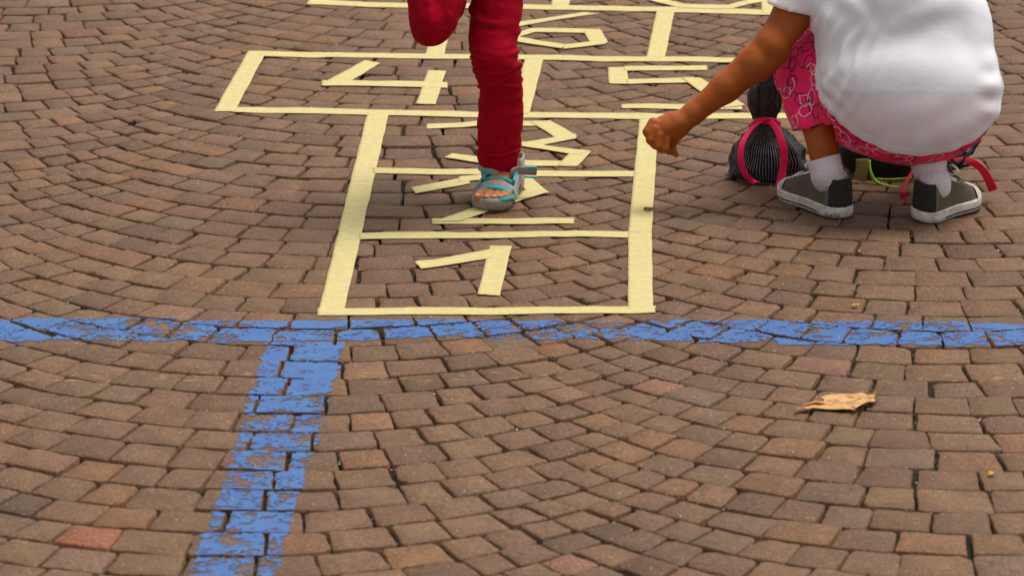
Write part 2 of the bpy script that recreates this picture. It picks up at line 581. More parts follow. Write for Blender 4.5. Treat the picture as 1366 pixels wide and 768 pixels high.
numeral('6', (750, 64), 'numeral 6 of cream tape, in the single box beyond numerals 4 and 5', [
    [(798, 19), (780, 17.5), (655, 36), (668, 40)],
    [(672, 37), (655, 38), (672, 52), (693, 50)],
    [(688, 52), (684, 47.5), (708, 39.5), (717, 43.5)],
    ([(706, 41.8), (801, 42.6)], 5.4),
    [(778, 43), (802, 42), (811, 58), (787, 58)],
    [(810, 54), (808, 59.5), (751, 67.5), (752, 61)],
    [(754, 61), (750, 67), (684, 56.5), (690, 51)]])
numeral('8', (940, 11), 'numeral 8 of cream tape, cut off by the top edge, beside the bare arm', [
    [(880, -1), (862, 1), (908, 13), (914, 8)],
    ([(905, 10.6), (980, 11)], 5.2),
    [(972, 8), (976, 13), (1022, 2), (1004, -1)],
    [(1004, -1), (1022, 1), (985, -20), (965, -18)],
    [(880, 0), (862, 1), (900, -20), (920, -18)],
    ([(900, -19), (985, -19)], 5),
    [(905, -19), (888, -19), (880, -40), (898, -40)],
    [(988, -19), (970, -19), (985, -40), (1004, -40)],
    ([(882, -40), (1000, -40)], 5)])

# ------------------------------------------------------------------ worn blue paint lines (a film on the stones, ragged where it has worn off)
def mat_paint():
    s = NT('worn_blue_paint')
    p = s.pos()
    a = s.noise(p, 150, 4, .6)
    c = s.ramp(a, [(0.3, (0.003, 0.076, 0.31)), (0.7, (0.010, 0.132, 0.41))])
    c = s.mix(s.ramp(s.noise(s.pos((1, 1.6, 1)), 16, 3, .6), [(0.42, (0, 0, 0)), (0.66, (1, 1, 1))]), c, (0.012, 0.140, 0.38))
    wear = s.ramp(s.noise(s.pos((1, 2.5, 1)), 38, 5, .7), [(0.50, (0, 0, 0)), (0.78, (1, 1, 1))])
    c = s.mix(s.math('MULTIPLY', wear, .5), c, (0.12, 0.15, 0.26))
    thin = s.ramp(s.noise(s.pos((1, 2.2, 1)), 210, 4, .75), [(0.44, (0, 0, 0)), (0.63, (1, 1, 1))])
    c = s.mix(s.math('MULTIPLY', thin, .72), c, (0.12, 0.082, 0.055))
    return s.done(c, 0.55, s.bump(a, .4, .001), .4)
M_PAINT = mat_paint()
def paint_line(label, poly, cover):
    """poly: ground polygon; cover(px,py) gives the share of the paint still there (0..1)"""
    g = 0.0023
    P = np.array(poly)
    x0, y0 = P.min(0) - .01; x1, y1 = P.max(0) + .01
    nx, ny = int((x1 - x0) / g) + 1, int((y1 - y0) / g) + 1
    xs, ys = x0 + g * np.arange(nx), y0 + g * np.arange(ny)
    X, Y = np.meshgrid(xs, ys)
    # distance to the polygon edge (inside positive)
    D = np.full(X.shape, 9.0)
    for i in range(len(P)):
        a, b = P[i], P[(i + 1) % len(P)]
        e = b - a
        t = np.clip(((X - a[0]) * e[0] + (Y - a[1]) * e[1]) / (e @ e), 0, 1)
        D = np.minimum(D, np.hypot(X - a[0] - t * e[0], Y - a[1] - t * e[1]))
    ins = inside(P, X, Y)
    D = np.where(ins, D, -D)
    Fd = np.zeros(X.shape)
    Zt = np.zeros(X.shape)
    for iy in range(ny):
        for ix in range(nx):
            d = D[iy, ix]
            if d < -0.012:
                Fd[iy, ix] = -1; continue
            x, y = X[iy, ix], Y[iy, ix]
            px, py = proj((x, y))
            cv = cover(px, py)
            n = .5 * noise.fractal(Vector((x * 20, y * 34, 3.3)), 1.0, 2.0, 3) + .5 * noise.noise(Vector((x * 80, y * 190, 8.3))) + .55 * noise.noise(Vector((x * 200, y * 330, 5.3)))
            e = d / 0.012 + .9 * noise.noise(Vector((x * 30, y * 55, 1.3)))
            hx, hy = min(max(int((x - HX0) / HR + .5), 0), HNX - 1), min(max(int((y - HY0) / HR + .5), 0), HNY - 1)
            k = owner[hy, hx]
            ofs = 0
            if k >= 0:
                ofs = .22 * math.sin(k * 12.9898 + 1.3)
                Zt[iy, ix] = stone_z(stones[k], x, y) + 0.0011
                st = stones[k]
                # keep off the rounded arris of the stone
                q = np.linalg.norm(st['out'] - np.array((x, y)), axis=1).min()
            else:
                Zt[iy, ix] = -1
            Fd[iy, ix] = min(e, (cv - .5) * 1.5 + .10 + n * 1.15 + ofs)
    ow = np.zeros(X.shape, bool)
    hxI = np.clip(((X - HX0) / HR + .5).astype(int), 0, HNX - 1); hyI = np.clip(((Y - HY0) / HR + .5).astype(int), 0, HNY - 1)
    OW = owner[hyI, hxI]
    for _ in range(1):                                   # a brush stroke closes the narrowest joints here and there
        for sh, ax_ in ((1, 0), (-1, 0)):
            o2 = np.roll(OW, sh, ax_); z2 = np.roll(Zt, sh, ax_)
            m = (OW < 0) & (o2 >= 0)
            OW = np.where(m, o2, OW); Zt = np.where(m, z2 - .0006, Zt)
    V, F = [], []
    def clip_tri(tri):
        out = []
        for i in range(3):
            (p, f), (q, h) = tri[i], tri[(i + 1) % 3]
            if f > 0: out.append(p)
            if (f > 0) != (h > 0):
                t = f / (f - h)
                out.append(tuple(p[j] + (q[j] - p[j]) * t for j in range(3)))
        if len(out) >= 3:
            b = len(V)
            V.extend(out)
            F.append(tuple(range(b, b + len(out))))
    for iy in range(ny - 1):
        for ix in range(nx - 1):
            k = OW[iy, ix]
            if k < 0 or OW[iy + 1, ix] != k or OW[iy, ix + 1] != k or OW[iy + 1, ix + 1] != k: continue
            c4 = [((X[a, b], Y[a, b], Zt[a, b]), Fd[a, b]) for a, b in ((iy, ix), (iy, ix + 1), (iy + 1, ix + 1), (iy + 1, ix))]
            if max(c[1] for c in c4) <= 0: continue
            clip_tri((c4[0], c4[1], c4[2])); clip_tri((c4[0], c4[2], c4[3]))
    cx, cy = float(P[:, 0].mean()), float(P[:, 1].mean())
    me = mesh_np('painted_line', [(v[0] - cx, v[1] - cy, v[2]) for v in V], F, False)
    o = link('painted_line', me, M_PAINT)
    o.location = (cx, cy, 0)
    return tag(o, label, 'painted line')
def cov_across(px, py):
    t = [(-200, .78), (60, .74), (110, .62), (160, .74), (240, .56), (300, .50), (350, .58), (400, .68), (470, .55), (540, .42), (620, .47), (700, .32), (760, .36), (900, .43), (1000, .60), (1080, .64), (1150, .72), (1300, .68), (1700, .70)]
    v = float(np.interp(px, [q[0] for q in t], [q[1] for q in t]))
    return v
def cov_down(px, py):
    t = [(430, .62), (500, .64), (530, .60), (580, .56), (620, .52), (680, .66), (720, .60), (780, .50), (900, .5)]
    return float(np.interp(py, [q[0] for q in t], [q[1] for q in t]))
lineA = [G(*q) for q in ((-120, 427), (0, 427), (120, 424), (250, 427), (400, 430), (600, 428), (800, 429), (1000, 426), (1150, 427), (1366, 431), (1500, 432),
                         (1500, 464), (1366, 461), (1150, 459), (1000, 456), (800, 453), (600, 450), (460, 455), (400, 456), (250, 456), (120, 456), (0, 455), (-120, 456))]
lineB = [G(*q) for q in ((357, 456.6), (462, 455.6), (452, 490), (440, 525), (425, 575), (410, 625), (392, 685), (375, 745), (355, 810), (232, 810), (255, 755), (283, 685), (304, 630), (322, 575), (338, 520), (350, 480))]
paint_line('worn blue painted line running across the cobbles below the hopscotch grid', lineA, cov_across)
paint_line('worn blue painted line running from the crossing line toward the viewer', lineB, cov_down)
# ------------------------------------------------------------------ bodies: smooth-union fields turned into one continuous surface
def A3(*v): return np.array(v, float)
class Field:
    def __init__(self, lo, hi, h):
        self.lo = np.array(lo, float); self.h = h
        self.n = (np.ceil((np.array(hi) - self.lo) / h).astype(int) + 1)
        self.d = np.full(tuple(self.n), 0.5, np.float32)
    def _block(self, lo, hi):
        a = np.clip(np.floor((np.array(lo) - self.lo) / self.h).astype(int), 0, self.n - 1)
        b = np.clip(np.ceil((np.array(hi) - self.lo) / self.h).astype(int) + 1, 1, self.n)
        b = np.maximum(b, a + 1)
        sl = tuple(slice(i, j) for i, j in zip(a, b))
        ax = [(self.lo[k] + self.h * np.arange(a[k], b[k])).astype(np.float32) for k in range(3)]
        return sl, ax[0][:, None, None], ax[1][None, :, None], ax[2][None, None, :]
    def add(self, sl, d, k):
        o = self.d[sl]
        if k > 0:
            hh = np.maximum(k - np.abs(o - d), 0) / k
            self.d[sl] = np.minimum(o, d) - hh * hh * k * .25
        else:
            self.d[sl] = np.minimum(o, d)
    def cone(self, a, b, ra, rb, k=0.02):
        a, b = np.array(a, float), np.array(b, float)
        m = max(ra, rb) + k + 3 * self.h
        sl, X, Y, Z = self._block(np.minimum(a, b) - m, np.maximum(a, b) + m)
        ba = b - a; L = max(ba @ ba, 1e-9)
        t = np.clip(((X - a[0]) * ba[0] + (Y - a[1]) * ba[1] + (Z - a[2]) * ba[2]) / L, 0, 1)
        d = np.sqrt((X - a[0] - t * ba[0]) ** 2 + (Y - a[1] - t * ba[1]) ** 2 + (Z - a[2] - t * ba[2]) ** 2) - (ra + (rb - ra) * t)
        self.add(sl, d, k)
    def chain(self, pts, rad, k=0.01):
        for i in range(len(pts) - 1): self.cone(pts[i], pts[i + 1], rad[i], rad[i + 1], k)
    def ell(self, c, r, axes=None, k=0.03):
        c, r = np.array(c, float), np.array(r, float)
        m = r.max() + k + 3 * self.h
        sl, X, Y, Z = self._block(c - m, c + m)
        x, y, z = X - c[0], Y - c[1], Z - c[2]
        if axes is not None:
            u = [np.array(q, float) / np.linalg.norm(q) for q in axes]
            x, y, z = [q[0] * x + q[1] * y + q[2] * z for q in u]
        k0 = np.sqrt((x / r[0]) ** 2 + (y / r[1]) ** 2 + (z / r[2]) ** 2)
        k1 = np.sqrt((x / r[0] ** 2) ** 2 + (y / r[1] ** 2) ** 2 + (z / r[2] ** 2) ** 2) + 1e-9
        self.add(sl, k0 * (k0 - 1) / k1, k)
    def cut(self, p, n, lo=None, hi=None):                # keep the side the normal points away from
        sl, X, Y, Z = self._block(lo if lo is not None else self.lo, hi if hi is not None else self.lo + self.h * self.n)
        d = (X - p[0]) * n[0] + (Y - p[1]) * n[1] + (Z - p[2]) * n[2]
        self.d[sl] = np.maximum(self.d[sl], d)
    def mesh(self, smooth=2):
        D = self.d
        s = D < 0
        corner = [s[i:s.shape[0] - 1 + i, j:s.shape[1] - 1 + j, k:s.shape[2] - 1 + k] for i in (0, 1) for j in (0, 1) for k in (0, 1)]
        tot = sum(c.astype(np.int8) for c in corner)
        act = (tot > 0) & (tot < 8)
        idx = np.argwhere(act)
        vid = np.full(act.shape, -1, np.int64)
        vid[act] = np.arange(len(idx))
        acc = np.zeros((len(idx), 3)); cn = np.zeros(len(idx))
        offs = [(i, j, k) for i in (0, 1) for j in (0, 1) for k in (0, 1)]
        val = {o: D[idx[:, 0] + o[0], idx[:, 1] + o[1], idx[:, 2] + o[2]] for o in offs}
        for o in offs:
            for ax in range(3):
                if o[ax] == 0:
                    p = list(o); p[ax] = 1; p = tuple(p)
                    f, g = val[o], val[p]
                    m = (f < 0) != (g < 0)
                    t = np.where(m, f / np.where(m, f - g, 1), 0)
                    q = np.tile(np.array(o, float), (len(idx), 1)); q[:, ax] += t
                    acc[m] += q[m]; cn[m] += 1
        V = (idx + acc / cn[:, None]) * self.h + self.lo
        F = []
        for ax in range(3):
            u, w = (ax + 1) % 3, (ax + 2) % 3
            a = [slice(None)] * 3; b = [slice(None)] * 3
            a[ax] = slice(0, -1); b[ax] = slice(1, None)
            e = s[tuple(a)] != s[tuple(b)]
            fl = s[tuple(a)]
            I = np.argwhere(e)
            I = I[(I[:, u] > 0) & (I[:, w] > 0) & (I[:, u] < D.shape[u] - 1) & (I[:, w] < D.shape[w] - 1)]
            def at(du, dw):
                J = I.copy(); J[:, u] -= du; J[:, w] -= dw
                return vid[J[:, 0], J[:, 1], J[:, 2]]
            q = np.stack([at(1, 1), at(0, 1), at(0, 0), at(1, 0)], 1)
            ins = fl[I[:, 0], I[:, 1], I[:, 2]]
            q = np.where(ins[:, None], q, q[:, ::-1])
            F.append(q)
        F = np.concatenate(F)
        F = F[(F >= 0).all(1)]
        for _ in range(smooth):
            S = np.zeros_like(V); c = np.zeros(len(V))
            for i in range(4):
                np.add.at(S, F[:, i], V[F[:, (i + 1) % 4]]); np.add.at(S, F[:, (i + 1) % 4], V[F[:, i]])
                np.add.at(c, F[:, i], 1); np.add.at(c, F[:, (i + 1) % 4], 1)
            V = V * .4 + .6 * S / np.maximum(c, 1)[:, None]
        return V, F
def vnormals(V, F):
    n = np.zeros_like(V)
    fn = np.cross(V[F[:, 2]] - V[F[:, 0]], V[F[:, 3]] - V[F[:, 1]])
    for i in range(4): np.add.at(n, F[:, i], fn)
    return n / np.maximum(np.linalg.norm(n, axis=1, keepdims=True), 1e-12)
def np_mesh(name, V, F):
    me = bpy.data.meshes.new(name)
    me.vertices.add(len(V)); me.vertices.foreach_set('co', np.asarray(V, np.float32).ravel())
    me.loops.add(F.size); me.loops.foreach_set('vertex_index', F.ravel().astype(np.int32))
    me.polygons.add(len(F))
    me.polygons.foreach_set('loop_start', (np.arange(len(F)) * F.shape[1]).astype(np.int32))
    me.polygons.foreach_set('loop_total', np.full(len(F), F.shape[1], np.int32))
    me.update(calc_edges=True); me.validate()
    me.polygons.foreach_set('use_smooth', np.ones(len(me.polygons), bool))
    return me
def wrinkle(V, N, fn):
    return V + N * np.array([fn(v) for v in V])[:, None]
def relax(V, F, n=1, w=.5):
    for _ in range(n):
        S = np.zeros_like(V); c = np.zeros(len(V))
        for i in range(4):
            np.add.at(S, F[:, i], V[F[:, (i + 1) % 4]]); np.add.at(S, F[:, (i + 1) % 4], V[F[:, i]])
            np.add.at(c, F[:, i], 1); np.add.at(c, F[:, (i + 1) % 4], 1)
        V = V * (1 - w) + w * S / np.maximum(c, 1)[:, None]
    return V
def nz(x, y, z): return noise.noise(Vector((x, y, z)))

def lathe_path(pts, rads, n=16, caps=True):
    """tube of varying radius (or (ra, rb) radii) along a path"""
    pts = [Vector(p) for p in pts]
    V, F = [], []
    up = Vector((0, 0, 1))
    prev = None
    for i, p in enumerate(pts):
        t = (pts[min(i + 1, len(pts) - 1)] - pts[max(i - 1, 0)]).normalized()
        if prev is None:
            x = t.orthogonal() if abs(t.z) > .95 else t.cross(up)
        else:
            x = prev - t * prev.dot(t)
        x.normalize(); prev = x
        y = t.cross(x)
        r = rads[i] if isinstance(rads, (list, tuple)) else rads
        ra, rb = r if isinstance(r, (list, tuple)) else (r, r)
        for k in range(n):
            a = 2 * math.pi * k / n
            V.append(tuple(p + x * ra * math.cos(a) + y * rb * math.sin(a)))
    for i in range(len(pts) - 1):
        for k in range(n):
            F.append((i * n + k, i * n + (k + 1) % n, (i + 1) * n + (k + 1) % n, (i + 1) * n + k))
    if caps:
        F.append(tuple(range(n - 1, -1, -1))); F.append(tuple(range((len(pts) - 1) * n, len(pts) * n)))
    return V, F
def smooth_path(pts, n=8):
    P = [Vector(p) for p in pts]
    out = []
    for i in range(len(P) - 1):
        p0, p1, p2, p3 = P[max(i - 1, 0)], P[i], P[i + 1], P[min(i + 2, len(P) - 1)]
        for j in range(n):
            t = j / n
            out.append(.5 * ((2 * p1) + (p2 - p0) * t + (2 * p0 - 5 * p1 + 4 * p2 - p3) * t * t + (3 * p1 - p0 - 3 * p2 + p3) * t ** 3))
    out.append(P[-1])
    return out
def ribbon(pts, width, thick, side, n=6, taper=None):
    """flat band along a path; side(i, t) gives the direction of its width"""
    P = smooth_path(pts, n)
    V, F = [], []
    for i, p in enumerate(P):
        t = (P[min(i + 1, len(P) - 1)] - P[max(i - 1, 0)]).normalized()
        s = Vector(side(i / (len(P) - 1))) if callable(side) else Vector(side)
        s = (s - t * s.dot(t)).normalized()
        u = t.cross(s)
        w = width * (taper(i / (len(P) - 1)) if taper else 1) / 2
        h = thick / 2
        V += [tuple(p + s * w * a + u * h * b) for a, b in ((-1, -.5), (-.8, -1), (.8, -1), (1, -.5), (1, .5), (.8, 1), (-.8, 1), (-1, .5))]
    for i in range(len(P) - 1):
        for k in range(8):
            F.append((i * 8 + k, (i + 1) * 8 + k, (i + 1) * 8 + (k + 1) % 8, i * 8 + (k + 1) % 8))
    F.append(tuple(range(8))); F.append(tuple(range(len(V) - 1, len(V) - 9, -1)))
    return V, F
def fix(me):
    bm = bmesh.new(); bm.from_mesh(me); bmesh.ops.recalc_face_normals(bm, faces=bm.faces); bm.to_mesh(me); bm.free()
    return me
def add(name, VF, mat, root, smooth=True):
    """world-space geometry as a child (or grandchild) of a root that is only moved"""
    me = fix(mesh_np(name, VF[0], VF[1], smooth))
    return place(link(name, me, mat), root)
def place(o, root):
    off = Vector((0, 0, 0)); r = root
    while r is not None:
        off += r.location; r = r.parent
    o.parent = root
    o.location = -off
    return o
def join(*vfs):
    V, F = [], []
    for v, f in vfs:
        b = len(V); V += list(v); F += [tuple(q + b for q in g) for g in f]
    return V, F
def ball(c, r, n=10, m=6):
    r = r if isinstance(r, (tuple, list)) else (r, r, r)
    V, F = [], []
    for i in range(m + 1):
        th = math.pi * (i + .001) / (m + .002)
        for k in range(n):
            a = 2 * math.pi * k / n
            V.append((c[0] + r[0] * math.sin(th) * math.cos(a), c[1] + r[1] * math.sin(th) * math.sin(a), c[2] + r[2] * math.cos(th)))
    for i in range(m):
        for k in range(n):
            F.append((i * n + k, (i + 1) * n + k, (i + 1) * n + (k + 1) % n, i * n + (k + 1) % n))
    return V, F

def mat_skin(name, base, deep):
    s = NT(name)
    p = s.pos()
    a = s.noise(p, 32, 5, .65); b = s.noise(p, 700, 2, .6)
    c = s.mix(s.ramp(a, [(.35, (0, 0, 0)), (.65, (1, 1, 1))]), base, deep)
    s.b.inputs['Subsurface Weight'].default_value = 0.12
    s.b.inputs['Subsurface Radius'].default_value = (0.008, 0.003, 0.002)
    s.b.inputs['Subsurface Scale'].default_value = 0.6
    return s.done(c, 0.50, s.bump(b, .25, .0006), .22)
def mat_cloth(name, col, dark=None, weave=1400, rough=.85, sheen=.15, var=.12, bump=.35):
    s = NT(name)
    p = s.pos()
    a = s.noise(p, 60, 4, .6)
    lo = tuple(v * (1 - var) for v in col); hi = tuple(min(1, v * (1 + var)) for v in col)
    c = s.ramp(a, [(.3, lo), (.7, hi)])
    w = s.noise(p, weave, 2, .5)
    s.b.inputs['Sheen Weight'].default_value = sheen
    return s.done(c, rough, s.bump(w, bump, .0008, s.bump(s.noise(p, 90, 3), .2, .002)), .25)
def mat_plain(name, col, rough=.5, var=.10, scale=120, bump=.2, spec=.4):
    s = NT(name)
    p = s.pos()
    a = s.noise(p, scale, 4, .6)
    c = s.ramp(a, [(.3, tuple(v * (1 - var) for v in col)), (.7, tuple(min(1, v * (1 + var)) for v in col))])
    return s.done(c, rough, s.bump(a, bump, .001), spec)
M_SKIN_A = mat_skin('tan_skin', (0.48, 0.180, 0.072), (0.41, 0.135, 0.052))
M_SKIN_B = mat_skin('brown_skin', (0.37, 0.092, 0.013), (0.285, 0.066, 0.009))
M_HAIR = mat_plain('dark_hair', (0.02, 0.013, 0.009), .45, .4, 300)

def head_features(root, body, hc, fwd, hair_vf, mat_hair, r=.085):
    """eyes, lips and hair as clothing-like children of the figure"""
    f = Vector(fwd).normalized(); rt = f.cross(Vector((0, 0, 1))).normalized(); up = rt.cross(f)
    hc = Vector(hc)
    white = mat_plain('eye_white', (.75, .73, .70), .25, .02)
    dark = mat_plain('eye_brown', (.03, .015, .008), .2, .1)
    for s in (-1, 1):
        c = hc + f * (r * .86) + rt * s * r * .36 + up * r * .05
        e = add('eye', ball(c, r * .13), white, root)
        add('iris', ball(c + f * r * .09, r * .065), dark, e)
    lips = mat_plain('lips', (.42, .13, .10), .45, .05)
    c = hc + f * (r * .93) - up * r * .55
    add('mouth', lathe_path([c - rt * r * .24 - f * .005, c - rt * r * .1, c + rt * r * .1, c + rt * r * .24 - f * .005], [.002, .0055, .0055, .002], 8), lips, root)
    add('hair', hair_vf, mat_hair, root)
def head_field(fd, hc, fwd, r=.085):
    f = Vector(fwd).normalized(); rt = f.cross(Vector((0, 0, 1))).normalized(); up = rt.cross(f)
    h = Vector(hc)
    ax = [tuple(rt), tuple(f), tuple(up)]
    fd.ell(h + up * r * .25, (r * .9, r * 1.05, r * 1.0), ax, .02)
    fd.ell(h - up * r * .45 + f * r * .2, (r * .62, r * .75, r * .75), ax, .03)
    fd.cone(h + f * r * .95 + up * .0, h + f * r * 1.10 - up * r * .22, .006, .011, .014)       # nose
    for s in (-1, 1):
        fd.ell(h + rt * s * r * .92 - up * r * .02 - f * r * .05, (.007, .016, .024), ax, .008)  # ears
        fd.cone(h + f * r * .90 + rt * s * r * .18 + up * r * .3, h + f * r * .80 + rt * s * r * .5 + up * r * .32, .009, .008, .015)
def hair_shell(hc, fwd, r, long_=False):
    fd = Field(Vector(hc) - Vector((.17, .17, .26)), Vector(hc) + Vector((.17, .17, .17)), .006)
    f = Vector(fwd).normalized(); rt = f.cross(Vector((0, 0, 1))).normalized(); up = rt.cross(f)
    h = Vector(hc)
    ax = [tuple(rt), tuple(f), tuple(up)]
    fd.ell(h + up * r * .36 - f * r * .12, (r * 1.03, r * 1.10, r * 1.0), ax, .02)
    fd.ell(h - up * r * .3 - f * r * .5, (r * .9, r * .6, r * .9), ax, .03)
    if long_:
        fd.chain([h - f * r * 1.0 + up * r * .2, h - f * r * 1.45 - up * r * .3, h - f * r * 1.4 - up * r * 1.6], [.03, .032, .014], .02)
    n = f * 1.0 - up * .62                               # keep the face clear
    fd.cut(h + f * r * .50, n / n.length)
    V, F = fd.mesh(2)
    N = vnormals(V, F)
    V = V + N * np.array([.0035 * math.sin(60 * (v[0] - h[0]) + 30 * nz(v[0] * 20, v[1] * 20, v[2] * 6)) for v in V])[:, None]
    return V.tolist(), F.tolist()
# ------------------------------------------------------------------ hopping child in dark red trousers
pa = empty('person', (*G(666, 268), 0), 'child in dark red trousers hopping on one sandalled foot over numeral 2', 'person')
HEEL = A3(*G(683, 252), 0.0)                              # sandal frame: heel, forward, right
TOE = A3(*G(651, 284.5), 0.0)
SL = np.linalg.norm(TOE - HEEL)
SF = (TOE - HEEL) / SL
SR = A3(SF[1], -SF[0], 0)
SZ = A3(0, 0, 1)
def S_(f, r, z): return HEEL + SF * f * SL + SR * r + SZ * z   # f 0..1 along the sole
ank = W(664, 229, 6.655)
knee_s = W(661, 82, 6.60)
hip_s = W(664, -75, 6.715)
knee_r = W(579, 26, 6.47)
hip_r = W(604, -80, 6.63)
ank_r = W(590, -22, 6.76)
pel = (hip_s + hip_r) / 2 + A3(0, .01, .04)
chest = pel + A3(.0, -.01, .22)
neck = chest + A3(0, .01, .13)
headA = neck + A3(0, -.015, .14)
fb = Field(A3(-.36, 6.28, -.005), A3(.24, 6.98, headA[2] + .13), .003)
# trunk and legs
fb.ell(pel, (.092, .070, .085), k=.03); fb.ell((pel + chest) / 2, (.085, .06, .12), k=.04); fb.ell(chest, (.105, .068, .11), k=.04)
fb.cone(neck - A3(0, 0, .05), neck + A3(0, -.008, .07), .036, .033, .03)
head_field(fb, headA, (0.1, -1, -.15), .08)
fb.chain([hip_s, W(661, 20, 6.665), W(660, 75, 6.612), W(667, 140, 6.645), ank], [.048, .038, .033, .032, .026], .02)
fb.chain([hip_r, W(590, -40, 6.57), W(580, 8, 6.50), W(582, 10, 6.56), W(590, -4, 6.68), ank_r], [.05, .044, .034, .030, .028, .024], .01)
fr_t = ank_r + A3(.0, .12, -.03)
fb.chain([ank_r, ank_r + A3(0, .04, -.03), fr_t], [.026, .026, .016], .02)
for s, sw in ((-1, .05), (1, .04)):
    sh = chest + A3(s * .118, .01, .07); el = sh + A3(s * .13, .0, -.10); wr = el + A3(s * .08, -.09, .02); hd = wr + A3(s * .03, -.055, .0)
    fb.chain([sh, el, wr], [.034, .027, .020], .02)
    fb.ell(hd, (.022, .03, .014), k=.012)
    for q in range(4):
        b0 = hd + A3(s * .012 + (q - 1.5) * .012, -.022, 0); fb.chain([b0, b0 + A3(s * .004, -.024, -.006), b0 + A3(s * .004, -.04, -.016)], [.0065, .006, .005], .004)
    t0 = hd + A3(-s * .018, .0, 0); fb.chain([t0, t0 + A3(-s * .016, -.02, -.004), t0 + A3(-s * .014, -.034, -.01)], [.008, .007, .006], .005)
# the standing foot
fb.cone(S_(.13, 0, .045), ank, .030, .028, .02)
fb.cone(ank, S_(.45, .002, .036), .026, .018, .02)
fb.cone(S_(.13, 0, .045), S_(.62, .0, .030), .026, .015, .016)
fb.cone(S_(.45, .008, .036), S_(.74, .012, .027), .018, .012, .012)
fb.cone(S_(.45, -.008, .034), S_(.70, -.018, .026), .018, .011, .012)
for (r0, r1, f1, rad) in ((.0215, .0235, .955, .0100), (.005, .005, .955, .0084), (-.0085, -.0095, .93, .0080), (-.020, -.0215, .895, .0074), (-.029, -.031, .85, .0066)):
    fb.chain([S_(.72, r0, .029), S_(f1 - .07, r1, .0325), S_(f1 - .01, r1, .0290)], [rad * .95, rad * .9, rad * .95], .002)
V, F = fb.mesh(1)
place(link('body', np_mesh('body', V, F), M_SKIN_A), pa)
nail = mat_plain('toenail', (.62, .30, .20), .3, .05)
for (r1, f1, rad) in ((.0235, .955, .0100), (.005, .955, .0084), (-.0095, .93, .0080), (-.0215, .895, .0074)):
    add('toenail', ball(S_(f1 + .012, r1, .0290 + rad * .5), (rad * .62, rad * .6, rad * .42), 10, 6), nail, pa)
head_features(pa, None, headA, (0.1, -1, -.15), hair_shell(headA, (0.1, -1, -.15), .08), M_HAIR, .08)

# trousers: both legs and seat, one garment
def legpts(rows, yfun):
    P, R = [], []
    for (y, c, hw) in rows:
        Y = yfun(y)
        p = W(c, y, Y)
        P.append(p); R.append(hw / FPX * (Y * math.cos(PITCH) - (p[2] - CAM_H) * math.sin(PITCH)))
    return P, R
rows = [(221, 665, 25.5), (206, 664.5, 27), (185, 666, 29), (165, 667, 29.8), (145, 668, 29.2), (122, 668.3, 28), (106, 667.5, 27.8), (94, 665, 29.5), (80, 660.5, 31), (66, 657.5, 31), (52, 656.5, 31.5), (38, 660, 33), (20, 661.5, 34), (0, 662.5, 34.5), (-40, 662, 38)]
yk = lambda y: float(np.interp(y, [-75, 0, 40, 82, 120, 217], [6.71, 6.672, 6.637, 6.598, 6.628, 6.652]))
P1, R1 = legpts(rows, yk)
ft = Field(A3(-.32, 6.30, .05), A3(.22, 6.95, pel[2] + .16), .003)
ft.chain(P1 + [hip_s], R1 + [.062], .006)
ft.chain([hip_r, W(590, -40, 6.56), W(581, 2, 6.49), W(578.5, 22, 6.475)], [.064, .060, .0525, .0520], .012)
ft.ell(W(577, 33, 6.478), (.044, .046, .036), k=.018)
ft.chain([W(579, 24, 6.50), W(586, 4, 6.62), W(590, -14, 6.73)], [.044, .046, .036], .012)
ft.ell(pel + A3(0, .005, .0), (.107, .085, .095), k=.03)
lo, hi = P1[0] - .06, P1[0] + .06
ax = (P1[0] - P1[2]) / np.linalg.norm(P1[0] - P1[2])
cp = W(665, 223.5, 6.64)
ft.cut(cp, A3(0, .35, -1) / np.linalg.norm([.35, 1]), cp - .08, cp + .08)
V, F = ft.mesh(1)
N = vnormals(V, F)
foldsA = [(66, .25, .0030, .0045), (78, -.28, .0055, .005), (88, .34, .0080, .0050), (98, .46, .0105, .0050), (106, .10, .0065, .0045), (115, -.12, .0030, .004), (132, .3, .0012, .005), (52, .55, .003, .006), (30, -.6, .003, .008), (178, .5, .0010, .006), (197, -.35, .0022, .004), (205, .12, .0042, .0032), (212, -.1, .0016, .003)]
FZ = [(W(661, y, 6.63)[2], sl_, amp, wd_) for (y, sl_, amp, wd_) in foldsA]
def fold_a(v):
    x, y, z = v
    d = 0
    if x > -.085:
        lx = x + .025
        for i, (zz, sl_, amp, wd_) in enumerate(FZ):
            q = (z - zz - sl_ * lx * .45 - .012 * nz(x * 22, y * 22, i * 3.1)) / wd_
            if abs(q) < 3:
                d += 1.25 * amp * min(1.1, max(0, .55 + 1.5 * nz(x * 16 + i * 7.7, y * 16, z * 5))) * ((1 - q * q) * math.exp(-q * q / 2)) * 1.0
    else:
        d += .0060 * math.sin(62 * (x * 1.0 + .25 * z) + 3 * nz(x * 9, y * 9, z * 6)) * min(1, max(0, (z - .325) / .05))
    d = min(.0042, max(-.0075, d))
    d += .0022 * nz(x * 28, y * 28, z * 34) + .0012 * nz(x * 70, y * 70, z * 90)
    return d
V = wrinkle(V, N, fold_a)
M_RED = mat_cloth('dark_red_denim', (0.345, 0.0012, 0.013), weave=1100, sheen=.0, var=.14, bump=.4)
M_RED.node_tree.nodes['Principled BSDF'].inputs['Specular IOR Level'].default_value = .08
place(link('trousers', np_mesh('trousers', V, F), M_RED), pa)
